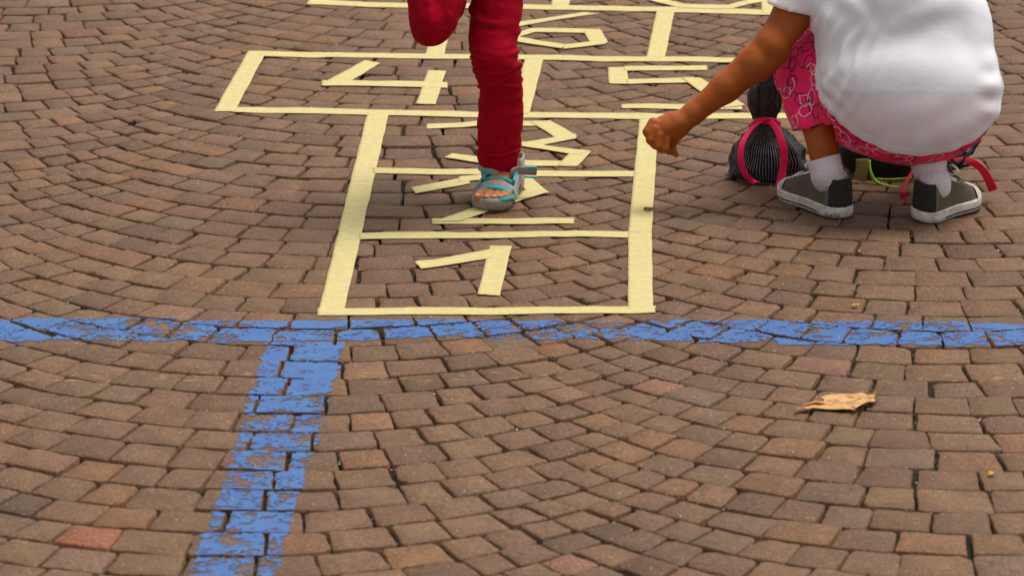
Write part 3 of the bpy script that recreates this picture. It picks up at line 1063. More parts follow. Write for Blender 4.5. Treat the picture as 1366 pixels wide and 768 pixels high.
# hem stitching at the cuff and the shirt above
fs = Field(pel + A3(-.3, -.2, -.02), neck + A3(.3, .2, .06), .006)
fs.ell(pel + A3(0, 0, .06), (.112, .09, .08), k=.02); fs.ell((pel + chest) / 2, (.105, .08, .12), k=.04); fs.ell(chest, (.122, .085, .115), k=.04)
for s in (-1, 1):
    sh = chest + A3(s * .118, .01, .07); el = sh + A3(s * .13, 0, -.10)
    fs.chain([sh, sh * .45 + el * .55], [.045, .046], .03)
fs.cut(pel + A3(0, 0, .035), A3(0, 0, -1)); fs.cut(neck + A3(0, 0, .0), A3(0, 0, 1), neck - .07, neck + .07)
V, F = fs.mesh(2)
place(link('shirt', np_mesh('shirt', V, F), mat_cloth('grey_jersey', (.30, .31, .33))), pa)

# ------------------------------------------------------------------ the child's sandal (child of the figure, with its own pieces)
M_SOLE = mat_plain('grey_rubber_sole', (.27, .225, .19), .75, .15, 200)
M_STRAP = mat_cloth('grey_strap', (.31, .295, .275), weave=900, var=.15)
M_TEAL = mat_cloth('turquoise_lining', (.028, .40, .39), weave=900, var=.10)
M_WEB = None
def sole_outline(grow=0.0, n=40):
    out = []
    half = [(0, .0), (.015, .016), (.06, .0255), (.15, .030), (.35, .0285), (.5, .030), (.65, .037), (.78, .0405), (.88, .036), (.95, .025), (.985, .013), (1.0, 0)]
    fs_ = [h[0] for h in half]; ws = [h[1] for h in half]
    for i in range(n):
        t = i / n
        f = .5 - .5 * math.cos(2 * math.pi * t)
        sgn = 1 if t < .5 else -1
        w = float(np.interp(f, fs_, ws))
        out.append((f + grow * (f - .5) * 2 / SL * .9, sgn * (w + grow * (1 if w > 0 else 0)) + .004 * math.sin(f * 3)))
    return out
def slab(levels):
    n = 40
    V, F = [], []
    for (g, zf) in levels:
        for (f, r) in sole_outline(g, n):
            V.append(tuple(S_(f, r, zf(f))))
    for L in range(len(levels) - 1):
        for k in range(n):
            F.append((L * n + k, L * n + (k + 1) % n, (L + 1) * n + (k + 1) % n, (L + 1) * n + k))
    F.append(tuple(range(n - 1, -1, -1))); F.append(tuple(range((len(levels) - 1) * n, len(levels) * n)))
    return V, F
toe_up = lambda f: .004 * max(0, (f - .8) / .2) ** 2
sd = add('sandal', slab([(-.004, lambda f: .001 + toe_up(f)), (.0, lambda f: .004 + toe_up(f)), (.0015, lambda f: .012 + toe_up(f)), (.0015, lambda f: .019 + toe_up(f)), (0, lambda f: .0225 + .004 * max(0, (f - .86) / .14) + toe_up(f)), (-.004, lambda f: .0225 + .003 * max(0, (f - .86) / .14))]), M_SOLE, pa)
def arch(f0, f1, w, h, r0=0, z0=.018, n=13, a0=0, a1=math.pi, lean=0.0):
    """an arch over the foot from its left to its right, running from station f0 to f1"""
    P = []
    for i in range(n):
        a = a0 + (a1 - a0) * i / (n - 1)
        t = i / (n - 1)
        P.append(tuple(S_(f0 + (f1 - f0) * t + lean * math.sin(a), r0 - w * math.cos(a), z0 + h * math.sin(a) ** .8)))
    return P
fw = tuple(SF)
slope = tuple(SF - SZ * .55)
add('toe_strap', join(ribbon(arch(.68, .64, .0415, .0265, .0), .016, .004, slope, 3)), M_STRAP, sd)
add('toe_strap_lining', join(ribbon(arch(.765, .71, .0400, .0225, .0), .009, .005, slope, 3), ribbon(arch(.57, .53, .0385, .0335, .0), .007, .005, slope, 3)), M_TEAL, sd)
add('toe_bumper_lining', ribbon([tuple(S_(f, r, .0255)) for f, r in ((.70, -.038), (.82, -.0375), (.92, -.028), (.965, -.010), (.955, .008), (.90, .023), (.82, .034), (.70, .037))], .008, .005, tuple(SZ), 4), M_TEAL, sd)
for s in (-1, 1):
    add('side_panel', ribbon([tuple(S_(f, s * w, z)) for f, w, z in ((.74, .0400, .026), (.60, .0375, .032), (.42, .034, .040), (.28, .0340, .048))], .028, .004, tuple(SZ + SF * .2), 4), M_STRAP, sd)
    add('side_panel_lining', ribbon([tuple(S_(f, s * w, z)) for f, w, z in ((.58, .0330, .046), (.50, .031, .050), (.42, .0300, .057), (.37, .0295, .064))], .010, .006, tuple(SZ + SF * .6), 4), M_TEAL, sd)
ra = .036
ringp = lambda z, w, d, a0, a1, n=17: [tuple(A3(ank[0], ank[1], z) + SR * w * math.cos(a0 + (a1 - a0) * i / (n - 1)) + SF * d * math.sin(a0 + (a1 - a0) * i / (n - 1)) + SZ * (-.004 * math.sin(a0 + (a1 - a0) * i / (n - 1)))) for i in range(n)]
add('ankle_strap', ribbon(ringp(.068, .0365, .041, -.2, math.pi + .2), .013, .004, tuple(SZ - SF * .25), 3), M_STRAP, sd)
add('ankle_strap_lining', join(ribbon(ringp(.0605, .0372, .042, .0, math.pi), .006, .0055, tuple(SZ - SF * .25), 3), ribbon(ringp(.0775, .036, .040, -.3, .9), .008, .005, tuple(SZ - SF * .25), 3)), M_TEAL, sd)
add('heel_cup', ribbon([tuple(S_(f, r, .050)) for f, r in ((.34, -.033), (.16, -.032), (.02, -.022), (-.03, 0), (.02, .022), (.16, .032), (.34, .033))], .062, .0045, tuple(SZ), 4), M_STRAP, sd)
s = NT('striped_webbing')
wv = s.n('ShaderNodeTexWave', wave_type='BANDS', bands_direction='X')
wv.inputs['Scale'].default_value = 85
s.l(s.pos(), wv.inputs['Vector'])
M_WEB = s.done(s.ramp(wv.outputs['Fac'], [(.4, (.30, .10, .10)), (.62, (.30, .27, .25))]), .8)
add('loose_strap_end', ribbon([W(681, 231.5, 6.60), W(690, 227, 6.615), W(702, 228.5, 6.625), W(716, 229, 6.63)], .0165, .003, (0, -.25, 1), 4), M_WEB, sd)
add('loose_strap_edge', join(ribbon([W(685, 224.4, 6.613), W(700, 223, 6.623), W(716, 223.2, 6.628)], .003, .004, (0, -.25, 1), 4), ribbon([W(700, 236.0, 6.613), W(716, 236.2, 6.618)], .0035, .004, (0, -.25, 1), 4)), M_TEAL, sd)
# ------------------------------------------------------------------ girl squatting with her back to us
pb = empty('person', (*G(1172, 290), 0), 'squatting child seen from behind in white t-shirt and pink glasses print leggings', 'person')
def px2m(p): return ((p[1] * math.cos(PITCH) - (p[2] - CAM_H) * math.sin(PITCH))) / FPX
SHL = [A3(*G(1127, 291.5), 0), A3(*G(1047, 259), 0)]        # shoe lines: heel, toe
SHR = [A3(*G(1226, 296), 0), A3(*G(1297, 273), 0)]
ankL = W(1104, 238, 6.51); kneeL = W(1062, 52, 6.735)
ankR = W(1240, 240, 6.50); kneeR = W(1262, 40, 6.76)
hipL = W(1150, 140, 6.56); hipR = W(1262, 140, 6.56)
pelB = W(1208, 132, 6.545)
chB = W(1200, -40, 6.66); nkB = chB + A3(-.005, .085, .12)
headB = nkB + A3(-.02, .06, .115)
shLj = W(1086, -22, 6.665); elL = W(1026, 66, 6.60); wrL = W(924, 152, 6.575)
fwdB = (-.25, 1, -.25)
def anis_torso(fd, grow):
    """hips, back and shoulders; grow lays cloth over them"""
    g = grow
    fd.ell(W(1209, 118, 6.545), (.172 + g, .125 + g, .130 + g), k=.03)
    fd.ell(W(1204, 40, 6.60), (.158 + g, .105 + g, .150 + g), [(1, 0, 0), (0, .86, .5), (0, -.5, .86)], .04)
    fd.ell(W(1198, -30, 6.655), (.148 + g, .095 + g, .125 + g), [(1, 0, 0), (0, .86, .5), (0, -.5, .86)], .04)
# bare skin: legs, trunk, arms and hands, head: one surface
hand = W(884, 180, 6.565)
fh = Field(np.minimum(hand, wrL) - A3(.06, .10, .07), A3(1.10, 7.02, headB[2] + .13), .003)
fh.ell(W(1209, 112, 6.56), (.13, .10, .10), k=.03); fh.ell(W(1204, 40, 6.61), (.125, .085, .12), k=.04); fh.ell(W(1199, -30, 6.66), (.125, .075, .10), k=.04)
fh.cone(chB + A3(0, .04, .06), nkB + A3(-.01, .03, .04), .042, .036, .03)
head_field(fh, headB, fwdB, .086)
fh.chain([hipL, kneeL, (kneeL * .5 + ankL * .5) + A3(.012, -.018, -.004), ankL], [.062, .045, .040, .0245], .02)
fh.chain([hipR, kneeR, (kneeR + ankR) / 2 + A3(0, -.012, 0), ankR], [.062, .045, .040, .025], .02)
mpx = px2m(elL)
# visible arm
fh.chain([shLj, W(1058, 18, 6.635), W(1030, 60, 6.605)], [.041, .0375, .0345], .015)
fh.chain([W(1028, 62, 6.604), W(1008, 84, 6.598), W(968, 117, 6.588), wrL, W(908, 163, 6.572)], [.0345, .0350, .0290, .0212, .0205], .012)
fh.cone(W(1036, 74, 6.607), W(1020, 84, 6.602), .020, .022, .02)
# hand: palm, four curled fingers and a thumb
def H(px, py, dy=0.0): return W(px, py, 6.568 + dy)
fh.cone(H(908, 165), H(886, 172, -.004), .021, .022, .012)
fh.cone(H(896, 160, .004), H(878, 168, .0), .016, .014, .012)
fh.cone(H(903, 176, .0), H(893, 188, .002), .016, .0135, .012)
for (k, kn, pip, tip, rad) in (
    (0, (871, 163, -.010), (862.5, 176, -.022), (868, 186, -.006), .0088),
    (1, (873, 172, -.018), (867, 187, -.028), (874, 195, -.012), .0088),
    (2, (880, 180, -.022), (877, 195, -.030), (883, 201, -.014), .0084),
    (3, (889, 186, -.020), (888, 199, -.026), (892, 203, -.012), .0076)):
    fh.chain([H(892, 172, -.006), H(*kn), H(*pip), H(*tip)], [.012, rad * 1.08, rad * .97, rad * .86], .0016)
fh.chain([H(902, 180, .004), H(896, 194, .010), H(897, 202, .006), H(902, 206.5, .0)], [.0115, .0085, .0076, .0060], .004)
# other arm, resting forward over the knees
shRj = W(1276, -26, 6.68); elR = W(1270, 44, 6.82); wrR = W(1240, 90, 6.92); hdR = W(1216, 104, 6.96)
fh.chain([shRj, elR, wrR, hdR], [.041, .033, .022, .02], .015)
for q in range(4):
    b0 = hdR + A3(-.008, .012 + 0.0, (q - 1.5) * .012); fh.chain([b0, b0 + A3(-.028, .006, -.002), b0 + A3(-.042, -.004, -.008)], [.0085, .0078, .0066], .004)
fh.chain([hdR + A3(.004, -.01, .014), hdR + A3(-.016, -.022, .018), hdR + A3(-.03, -.026, .012)], [.0095, .0085, .007], .005)
V, F = fh.mesh(1)
N = vnormals(V, F)
place(link('body', np_mesh('body', V, F), M_SKIN_B), pb)
head_features(pb, None, headB, fwdB, hair_shell(headB, fwdB, .086, True), M_HAIR, .086)

# leggings
fl = Field(A3(.40, 6.30, .06), A3(1.12, 6.90, .46), .0035)
fl.ell(W(1209, 132, 6.545), (.166, .124, .118), k=.03)
fl.ell(W(1218, 150, 6.535), (.150, .118, .100), k=.03)
fl.chain([hipL, W(1108, 90, 6.65), kneeL], [.088, .071, .052], .02)
fl.chain([kneeL, W(1066, 100, 6.68), W(1077, 140, 6.62), W(1086, 182, 6.575)], [.052, .0475, .0435, .0375], .016)
fl.chain([hipR, W(1262, 100, 6.65), kneeR], [.088, .071, .054], .02)
fl.chain([kneeR, W(1262, 100, 6.68), W(1252, 150, 6.60), W(1243, 200, 6.545)], [.054, .049, .045, .038], .016)
cn = W(1080, 171, 6.58)
d = A3(.22, -.25, -1); d /= np.linalg.norm(d)
fl.cut(cn, d, cn - A3(.055, .08, .09), cn + A3(.043, .08, .05))
V, F = fl.mesh(1)
N = vnormals(V, F)
def leg_fold(v):
    x, y, z = v
    d = .0014 * nz(x * 30, y * 30, z * 30)
    d += .0024 * math.sin(190 * (z * .8 + x * .5 + .02 * nz(x * 9, y * 9, z * 9))) * max(0, 1 - abs(x - .575) / .05) * max(0, 1 - abs(z - .17) / .05)
    return d
V = wrinkle(V, N, leg_fold)
wl = W(1208, 122, 6.42)
me_l = np_mesh('leggings', V, F)
bm = bmesh.new(); bm.from_mesh(me_l)
bmesh.ops.bisect_plane(bm, geom=bm.verts[:] + bm.edges[:] + bm.faces[:], plane_co=tuple(W(1208, 118, 6.42) + A3(0, .25, .05)), plane_no=(0.02, .72, .69), clear_outer=False)
bm.to_mesh(me_l); bm.free()
M_PINK = mat_cloth('pink_leggings', (0.94, 0.018, 0.145), weave=1500, sheen=.05, var=.06, bump=.2, rough=.7)
leg_o = place(link('leggings', me_l, M_PINK), pb)
for pgl in me_l.polygons: pgl.use_smooth = True
# printed spectacles: flat outlines laid on the cloth
from mathutils.bvhtree import BVHTree
bvh = BVHTree.FromPolygons([tuple(v) for v in V], [tuple(int(q) for q in f) for f in F])
bk, wh = ([], []), ([], [])
rp = random.Random(21)
def on(p):
    h = bvh.find_nearest(p)
    return h[0], h[1]
def motif(c, nrm, ang, sc_, store):
    t = Vector((0, 0, 1)).cross(nrm)
    if t.length < .1: t = Vector((1, 0, 0))
    t.normalize(); b = nrm.cross(t)
    u = t * math.cos(ang) + b * math.sin(ang); v = nrm.cross(u)
    lines = []
    for s in (-1, 1):
        lines.append([(s * .62 + .46 * math.copysign(abs(math.cos(a)) ** .75, math.cos(a)), .36 * math.copysign(abs(math.sin(a)) ** .75, math.sin(a))) for a in [2 * math.pi * i / 18 for i in range(19)]])
        lines.append([(s * 1.08, .14), (s * 1.35, .35), (s * 1.30, .75), (s * .95, .98)])
    lines.append([(-.17, .1), (0, .18), (.17, .1)])
    for L in lines:
        base = len(store[0]); n = len(L); pr = []
        for (x, y) in L:
            q, nn = on(c + u * x * sc_ + v * y * sc_)
            if q is None: return
            pr.append((q, nn))
        for i in range(n):
            q, nn = pr[i]
            tg = (pr[min(i + 1, n - 1)][0] - pr[max(i - 1, 0)][0])
            if n > 6 and i in (0, n - 1): tg = pr[1][0] - pr[n - 2][0]
            sd_ = nn.cross(tg).normalized() * .00095
            store[0].append(tuple(q + nn * .0007 - sd_)); store[0].append(tuple(q + nn * .0007 + sd_))
        for i in range(n - 1):
            store[1].append((base + 2 * i, base + 2 * i + 2, base + 2 * i + 3, base + 2 * i + 1))
cand = []
fc = V[F].mean(1); fN = np.cross(V[F[:, 2]] - V[F[:, 0]], V[F[:, 3]] - V[F[:, 1]]); fN /= np.linalg.norm(fN, axis=1, keepdims=True) + 1e-12
idx = rng.permutation(len(fc))
chosen = []
for i in idx:
    c = fc[i]
    if c[2] > .36 or c[2] < .07: continue
    if all((c - q) @ (c - q) > .041 ** 2 for q in chosen): chosen.append(c); cand.append(i)
for j, i in enumerate(cand):
    motif(Vector(fc[i]), Vector(fN[i]), rp.uniform(-1.3, 1.3) + (math.pi / 2 if rp.random() < .5 else 0), rp.uniform(.027, .034), wh if j % 2 else bk)
M_PB = mat_plain('black_print', (.02, .012, .015), .7, .1); M_PW = mat_plain('pale_print', (.85, .55, .63), .7, .05)
for nm, st_, m_ in (('black_spectacles_print', bk, M_PB), ('pale_spectacles_print', wh, M_PW)):
    tag(place(link(nm, mesh_np(nm, st_[0], st_[1]), m_), leg_o), kind='stuff')

# white t-shirt, thin enough for the leggings to show through
def shirt_field(g):
    f = Field(A3(.46, 6.26, .04), A3(1.14, 6.90, chB[2] + .22), .0045)
    anis_torso(f, g)
    f.ell(W(1138, 70, 6.60), (.044 + g, .085 + g, .11 + g), k=.05)
    f.ell(W(1294, 130, 6.565), (.047 + g, .085 + g, .085 + g), k=.03)
    f.ell(W(1285, 60, 6.60), (.036 + g, .085 + g, .10 + g), k=.04)
    return f
pL, pB_, pR = W(1086, 104, 6.62), W(1240, 205.5, 6.41), W(1327, 168, 6.56)
hn = np.cross(pB_ - pL, pR - pL); hn /= np.linalg.norm(hn)
if hn[2] > 0: hn = -hn                                   # points below the hem
f = shirt_field(.010)
f.ell(W(1218, 150, 6.535), (.160, .128, .108), k=.02)
f.chain([shLj + A3(.02, 0, 0), W(1072, -8, 6.65), W(1052, 20, 6.63)], [.058, .053, .050], .03)
f.chain([shRj - A3(.02, 0, 0), W(1272, 2, 6.72), W(1271, 30, 6.78)], [.058, .056, .054], .03)
dd = elL - shLj; dd /= np.linalg.norm(dd)
sc0 = W(1058, 11, 6.63)
dd = A3(-.23, 0, -.973)
f.cut(sc0, dd, sc0 - A3(.11, .09, .10), sc0 + A3(.030, .09, .035))
d2 = elR - shRj; d2 /= np.linalg.norm(d2)
s2 = W(1271, 34, 6.785); f.cut(s2, d2, s2 - .07, s2 + .07)
f.cut(nkB + A3(0, .0, .0), A3(0, .5, .87), nkB - .08, nkB + .08)
V, F = f.mesh(2)
N = vnormals(V, F)
bt = BVHTree.FromPolygons([tuple(v) for v in V], [tuple(int(q) for q in q4) for q4 in F])
hits = []
for q in ((1092, 108), (1099, 138), (1118, 168), (1150, 186), (1196, 197), (1250, 203), (1290, 195), (1312, 178)):
    h = bt.ray_cast(Vector((0, 0, CAM_H)), Vector(ray(*q)).normalized())
    if h[0] is not None: hits.append(np.array(h[0]))
hits = np.array(hits)
hc_ = hits.mean(0)
hn = np.linalg.svd(hits - hc_)[2][2]
if hn[2] > 0: hn = -hn
pB_ = hc_
def shirt_fold(v):
    x, y, z = v
    px, py = proj(v)
    d = .0016 * nz(x * 14, y * 14, z * 14)
    # gathers at the hip crease, fanning up and to the right
    w = math.exp(-((px - 1122) / 34) ** 2) * math.exp(-((py - 88) / 62) ** 2)
    d += .0036 * w * math.sin((px * .72 + py * .40 + 6 * nz(px * .02, py * .02, 3)) * .36)
    w2 = math.exp(-((px - 1105) / 22) ** 2) * math.exp(-((py - 150) / 34) ** 2)
    d += .0025 * w2 * math.sin((px * .55 - py * .62) * .45)
    w3 = math.exp(-((px - 1322) / 14) ** 2) * math.exp(-((py - 122) / 46) ** 2)
    d += .004 * w3 * math.sin(py * .17 + 1.0)
    w4 = math.exp(-((py - 10) / 50) ** 2) * math.exp(-((px - 1130) / 50) ** 2)
    d += .0018 * w4 * math.sin((px * .45 - py * .30) * .30 + 2 * nz(px * .015, py * .02, 1))
    # long soft drags from the shoulder towards the hip and across the back
    d += .0016 * max(0, nz(px * .020 + py * .012, py * .006 - px * .004, 4.4)) * (1 - w)
    d += .0010 * (1 - abs(2 * nz(px * .011 - py * .016, py * .004 + px * .004, 9.1))) * math.exp(-((py - 40) / 70) ** 2)
    w6 = math.exp(-((px - 1135) / 45) ** 2) * math.exp(-((py - 60) / 80) ** 2)
    d += .0038 * w6 * abs(math.sin((px * .62 + py * .34 + 9 * nz(px * .013, py * .013, 8)) * .19)) ** .6
    w5 = math.exp(-((py - 196) / 12) ** 2)
    d += .0016 * w5 * math.sin(px * .16 + 3 * nz(px * .02, 1, 1))
    d += .0015 * math.sin(py * .11 + px * .02 + 4 * nz(px * .008, py * .01, 6)) * math.exp(-((px - 1215) / 70) ** 2)
    return d
front = (N[:, 1] < .35)
D_ = np.array([shirt_fold(v) if fr else 0 for v, fr in zip(V, front)])
V = V + N * D_[:, None]
M_TEE = None
s = NT('white_jersey')
p = s.pos()
tr = s.n('ShaderNodeBsdfTransparent')
mx = s.n('ShaderNodeMixShader')
mx.inputs[0].default_value = 0.75
s.done((.90, .89, .93), .85, s.bump(s.noise(p, 1500, 2), .25, .0006, s.bump(s.noise(p, 55, 3), .25, .003)), .2)
s.l(tr.outputs[0], mx.inputs[1]); s.l(s.b.outputs[0], mx.inputs[2]); s.l(mx.outputs[0], s.out.inputs[0])
M_TEE = s.m
M_TEE2 = mat_cloth('white_cotton', (.88, .87, .89), sheen=.05, var=.03, bump=.2)
def cut_mesh(V, F, keeps):
    me = np_mesh('t_shirt', V, F)
    bm = bmesh.new(); bm.from_mesh(me)
    for (p, n) in keeps:
        bmesh.ops.bisect_plane(bm, geom=bm.verts[:] + bm.edges[:] + bm.faces[:], plane_co=tuple(p), plane_no=tuple(n), clear_outer=True)
    for q in bm.faces: q.smooth = True
    bm.to_mesh(me); bm.free()
    return me
tee = place(link('t_shirt', cut_mesh(V, F, [(pB_, hn)]), M_TEE), pb)
hemV = V + N * .0012
hm_me = cut_mesh(hemV, F, [(pB_ + hn * .0006, hn), (pB_ - hn * .017, -hn)])
place(link('t_shirt_hem', hm_me, M_TEE), tee)
sm_me = cut_mesh(V + N * .0018, F, [(pB_ - hn * .0150, hn), (pB_ - hn * .0172, -hn)])
place(link('hem_seam', sm_me, M_TEE2), tee)
f = shirt_field(.006)
f.ell(W(1218, 150, 6.535), (.156, .124, .104), k=.02)
f.cut(nkB, A3(0, .5, .87), nkB - .08, nkB + .08)
V2, F2 = f.mesh(2)
wp = W(1208, 122, 6.425)
place(link('undershirt', cut_mesh(V2, F2, [(wp, A3(-.01, -.25, -1) / np.linalg.norm([.01, .25, 1]))]), M_TEE2), pb)

# socks
s = NT('white_knit_sock')
tx = s.pos()
vo = s.n('ShaderNodeTexVoronoi'); vo.inputs['Scale'].default_value = 330; s.l(tx, vo.inputs['Vector'])
hole = s.ramp(vo.outputs['Distance'], [(.18, (1, 1, 1)), (.34, (0, 0, 0))])
zz = s.n('ShaderNodeSeparateXYZ'); s.l(tx, zz.inputs[0])
low = s.math('LESS_THAN', zz.outputs[2], .098)
hole = s.math('MULTIPLY', hole, low)
s.done(s.mix(s.math('MULTIPLY', hole, .8), (.68, .63, .66), (.30, .15, .13)), .9, s.bump(s.math('SUBTRACT', 1, hole), .6, .002, s.bump(s.noise(s.pos((1, 1, .15)), 420, 2), .5, .001)), .2)
M_SOCK = s.m
def sock(pts, rads, n=28):
    P = smooth_path(pts, 6); R = np.interp(np.linspace(0, 1, len(P)), np.linspace(0, 1, len(rads)), rads)
    V, F = lathe_path(P, [float(r) for r in R], n, False)
    V = [tuple(Vector(v) + (Vector(v) - P[i // n]).normalized() * (.0009 * math.sin((i % n) * 2 * math.pi / n * 14) + .0008 * nz(v[0] * 60, v[1] * 60, v[2] * 60))) for i, v in enumerate(V)]
    # inner rim at the top
    b = len(V)
    for k in range(n):
        c = P[0]; v = Vector(V[k]); V.append(tuple(c + (v - c) * .86 - Vector((0, 0, .008))))
    for k in range(n): F.append((k, b + k, b + (k + 1) % n, (k + 1) % n))
    return V, F
def ctr(px, py, Y): return W(px, py, Y)

# sneakers
M_CANVAS = mat_cloth('olive_grey_canvas', (.108, .090, .058), weave=1100, sheen=.04, var=.10, bump=.3)
M_DARKC = mat_cloth('black_canvas', (.026, .024, .021), weave=1100, sheen=.04, var=.2)
s = NT('white_rubber')
a_ = s.noise(s.pos(), 70, 5, .7)
c_ = s.mix(s.ramp(a_, [(.46, (0, 0, 0)), (.70, (1, 1, 1))]), (.64, .60, .54), (.36, .29, .22))
M_RUB = s.done(c_, .6, s.bump(a_, .2, .001), .3)
M_BLK = mat_plain('black_rubber', (.012, .012, .012), .5, .2)
M_LACE = mat_cloth('white_lace', (.74, .72, .74), weave=900)
M_STI = mat_plain('pale_stitching', (.38, .33, .26), .8, .1)
def sneaker(heel, toe, lift, roll, ank_c, inner, knot):
    L = np.linalg.norm(toe - heel); fw_ = (toe - heel) / L; rt = A3(fw_[1], -fw_[0], 0)
    def Q(f, r, z):
        return heel + fw_ * (f * L) + rt * r + A3(0, 0, z + lift * f + roll * r)
    hw = lambda f: float(np.interp(f, [0, .02, .06, .15, .3, .45, .6, .72, .82, .9, .96, 1.0], [.010, .019, .0265, .0325, .0325, .0325, .0375, .0405, .039, .032, .022, .008]))
    n = 56
    def outline(g=0):
        o = []
        for i in range(n):
            t = i / n; f = .5 - .5 * math.cos(2 * math.pi * t); sg = 1 if t < .5 else -1
            o.append((f + g * (f - .5) * 2 / L, sg * (hw(f) + g)))
        return o
    def loft(levels, cap=(True, True)):
        V, F = [], []
        for g, zf in levels:
            for f, r in outline(g): V.append(tuple(Q(f, r, zf(f))))
        for a in range(len(levels) - 1):
            for k in range(n): F.append((a * n + k, a * n + (k + 1) % n, (a + 1) * n + (k + 1) % n, (a + 1) * n + k))
        if cap[0]: F.append(tuple(range(n - 1, -1, -1)))
        if cap[1]: F.append(tuple(range((len(levels) - 1) * n, len(levels) * n)))
        return V, F
    c = lambda z: (lambda f: z)
    th = .025
    tz = lambda z: (lambda f: z + .006 * max(0, (f - .8) / .2))
    up_z = lambda f: float(np.interp(f, [0, .06, .15, .30, .42, .55, .70, .85, .95, 1], [.078, .079, .070, .066, .072, .070, .056, .045, .040, .034]))
    V, F = [], []
    # canvas upper: lofted from the sole to the collar
    lv = 7
    for j in range(lv):
        t = j / (lv - 1)
        for f, r in outline(-.002):
            inn = float(np.interp(f, [0, .1, .4, .6, .8, 1], [.16, .14, .30, .52, .62, .55]))
            w = r * (1 - inn * t ** 1.6)
            ff = f + (.10 * t ** 1.5 if f < .15 else 0) * (1 - f / .15) * .25 + (-.10 * t ** 2) * max(0, (f - .75) / .25)
            V.append(tuple(Q(ff, w, .018 + (up_z(f) - .018) * math.sin(t * math.pi / 2) ** .9)))
    for j in range(lv - 1):
        for k in range(n): F.append((j * n + k, j * n + (k + 1) % n, (j + 1) * n + (k + 1) % n, (j + 1) * n + k))
    F.append(tuple(range((lv - 1) * n, lv * n)))
    sh = add('sneaker', (V, F), M_CANVAS, pb)
    add('rubber_sole', loft([(-.003, c(.0005)), (.001, c(.003)), (.0022, c(.010)), (.0022, c(.0185)), (.0014, tz(.0235)), (-.003, tz(th))]), M_RUB, sh)
    # dark line round the sole: two bands
    ol = [q for q in outline(.0032)]
    def band(zc, w, f0, mat, nm, g=.0029):
        o = outline(g)
        sel = [k for k in range(n) if o[k][0] >= f0]
        V, F = [], []
        ks = sorted(sel)
        for k in ks:
            f, r = o[k]
            V.append(tuple(Q(f, r, zc - w / 2))); V.append(tuple(Q(f, r, zc + w / 2)))
        for i in range(len(ks) - 1):
            if ks[i + 1] == ks[i] + 1: F.append((2 * i, 2 * i + 2, 2 * i + 3, 2 * i + 1))
        add(nm, (V, F), mat, sh)
    band(.0092, .0026, .22, M_BLK, 'sole_stripe')
    band(.0215, .0010, .0, M_STI, 'sole_seam', .0026)
    band(.0008, .0030, 0, M_BLK, 'outsole', .0012)
    # rubber toe cap
    V, F = [], []
    m1, m2 = 9, 22
    for j in range(m1):
        t = j / (m1 - 1)
        for k in range(m2 + 1):
            a = math.pi * k / m2
            f = .80 + .195 * math.sin(a) * math.cos(t * math.pi / 2)
            w = .0395 * math.cos(a) * (1 - .10 * t) * (.65 + .35 * math.cos(t * math.pi / 2))
            z = .021 + .0255 * math.sin(t * math.pi / 2)
            V.append(tuple(Q(f, w, z)))
    for j in range(m1 - 1):
        for k in range(m2): F.append((j * (m2 + 1) + k, j * (m2 + 1) + k + 1, (j + 1) * (m2 + 1) + k + 1, (j + 1) * (m2 + 1) + k))
    add('toe_cap', (V, F), M_RUB, sh)
    # dark heel counter with its pale stitching
    def patch(f0, f1, side_, z1, g):
        P = []
        for k in range(9):
            t = k / 8; f = f0 + (f1 - f0) * t
            P.append((f, side_ * (hw(f) + g)))
        return P
    V, F = [], []
    cols = [(f, -1) for f in (.105, .085, .06, .04, .025, .01)] + [(0.0, 0)] + [(f, 1) for f in (.01, .025, .04, .06, .085, .105)]
    rows_ = 8
    for j in range(rows_):
        t = j / (rows_ - 1)
        for f, sg in cols:
            inn = .16 * t ** 1.6
            w = sg * (hw(f) - .002 + .0016) * (1 - inn)
            ff = f - .007 + (.10 * t ** 1.5) * .25 * (1 - f / .15)
            V.append(tuple(Q(ff, w, .0205 + (.0795 - .0205) * math.sin(t * math.pi / 2) ** .9)))
    m = len(cols)
    for j in range(rows_ - 1):
        for k in range(m - 1): F.append((j * m + k, j * m + k + 1, (j + 1) * m + k + 1, (j + 1) * m + k))
    add('heel_counter', (V, F), M_DARKC, sh)
    for sg in (-1, 1):
        for df in (.100, .120):
            pts = []
            for j in range(8):
                t = j / 7
                w = sg * (hw(df) + .0008) * (1 - .16 * t ** 1.6)
                pts.append(tuple(Q(df - .007 + .025 * t ** 1.5 * (1 - df / .15), w, .0245 + .0545 * math.sin(t * math.pi / 2) ** .9)))
            add('stitching', lathe_path(pts, .0005, 5), M_STI, sh)
    # tongue and laces
    add('tongue', ribbon([tuple(Q(f, 0, z)) for f, z in ((.72, .054), (.60, .068), (.48, .082), (.42, .100))], .036, .004, tuple(rt), 4), M_CANVAS, sh)
    for i, f in enumerate((.70, .635, .57, .505, .45)):
        z = float(np.interp(f, [.45, .70], [.080, .060]))
        pts = [Q(f - .02 * s_ + .0, s_ * .024, z - .007 + .009 * (1 - s_ * s_)) for s_ in (-1, -.5, 0, .5, 1)]
        add('lace', ribbon([tuple(q) for q in pts], .0075, .0028, tuple(fw_ + A3(0, 0, -.4)), 3), M_LACE, sh)
    if knot:
        k0 = Q(.44, 0, .088)
        for s_ in (-1, 1):
            add('lace_bow', ribbon([tuple(k0), tuple(k0 + rt * s_ * .018 + A3(0, 0, .014)), tuple(k0 + rt * s_ * .034 + A3(0, 0, .004)), tuple(k0 + rt * s_ * .02 - A3(0, 0, .006)), tuple(k0)], .006, .002, tuple(fw_), 4), M_LACE, sh)
    return sh, Q
shoeL, QL = sneaker(SHL[0], SHL[1], 0.0, 0.0, ankL, 1, True)
shoeR, QR = sneaker(SHR[0], SHR[1], .008, -.10, ankR, 1, True)
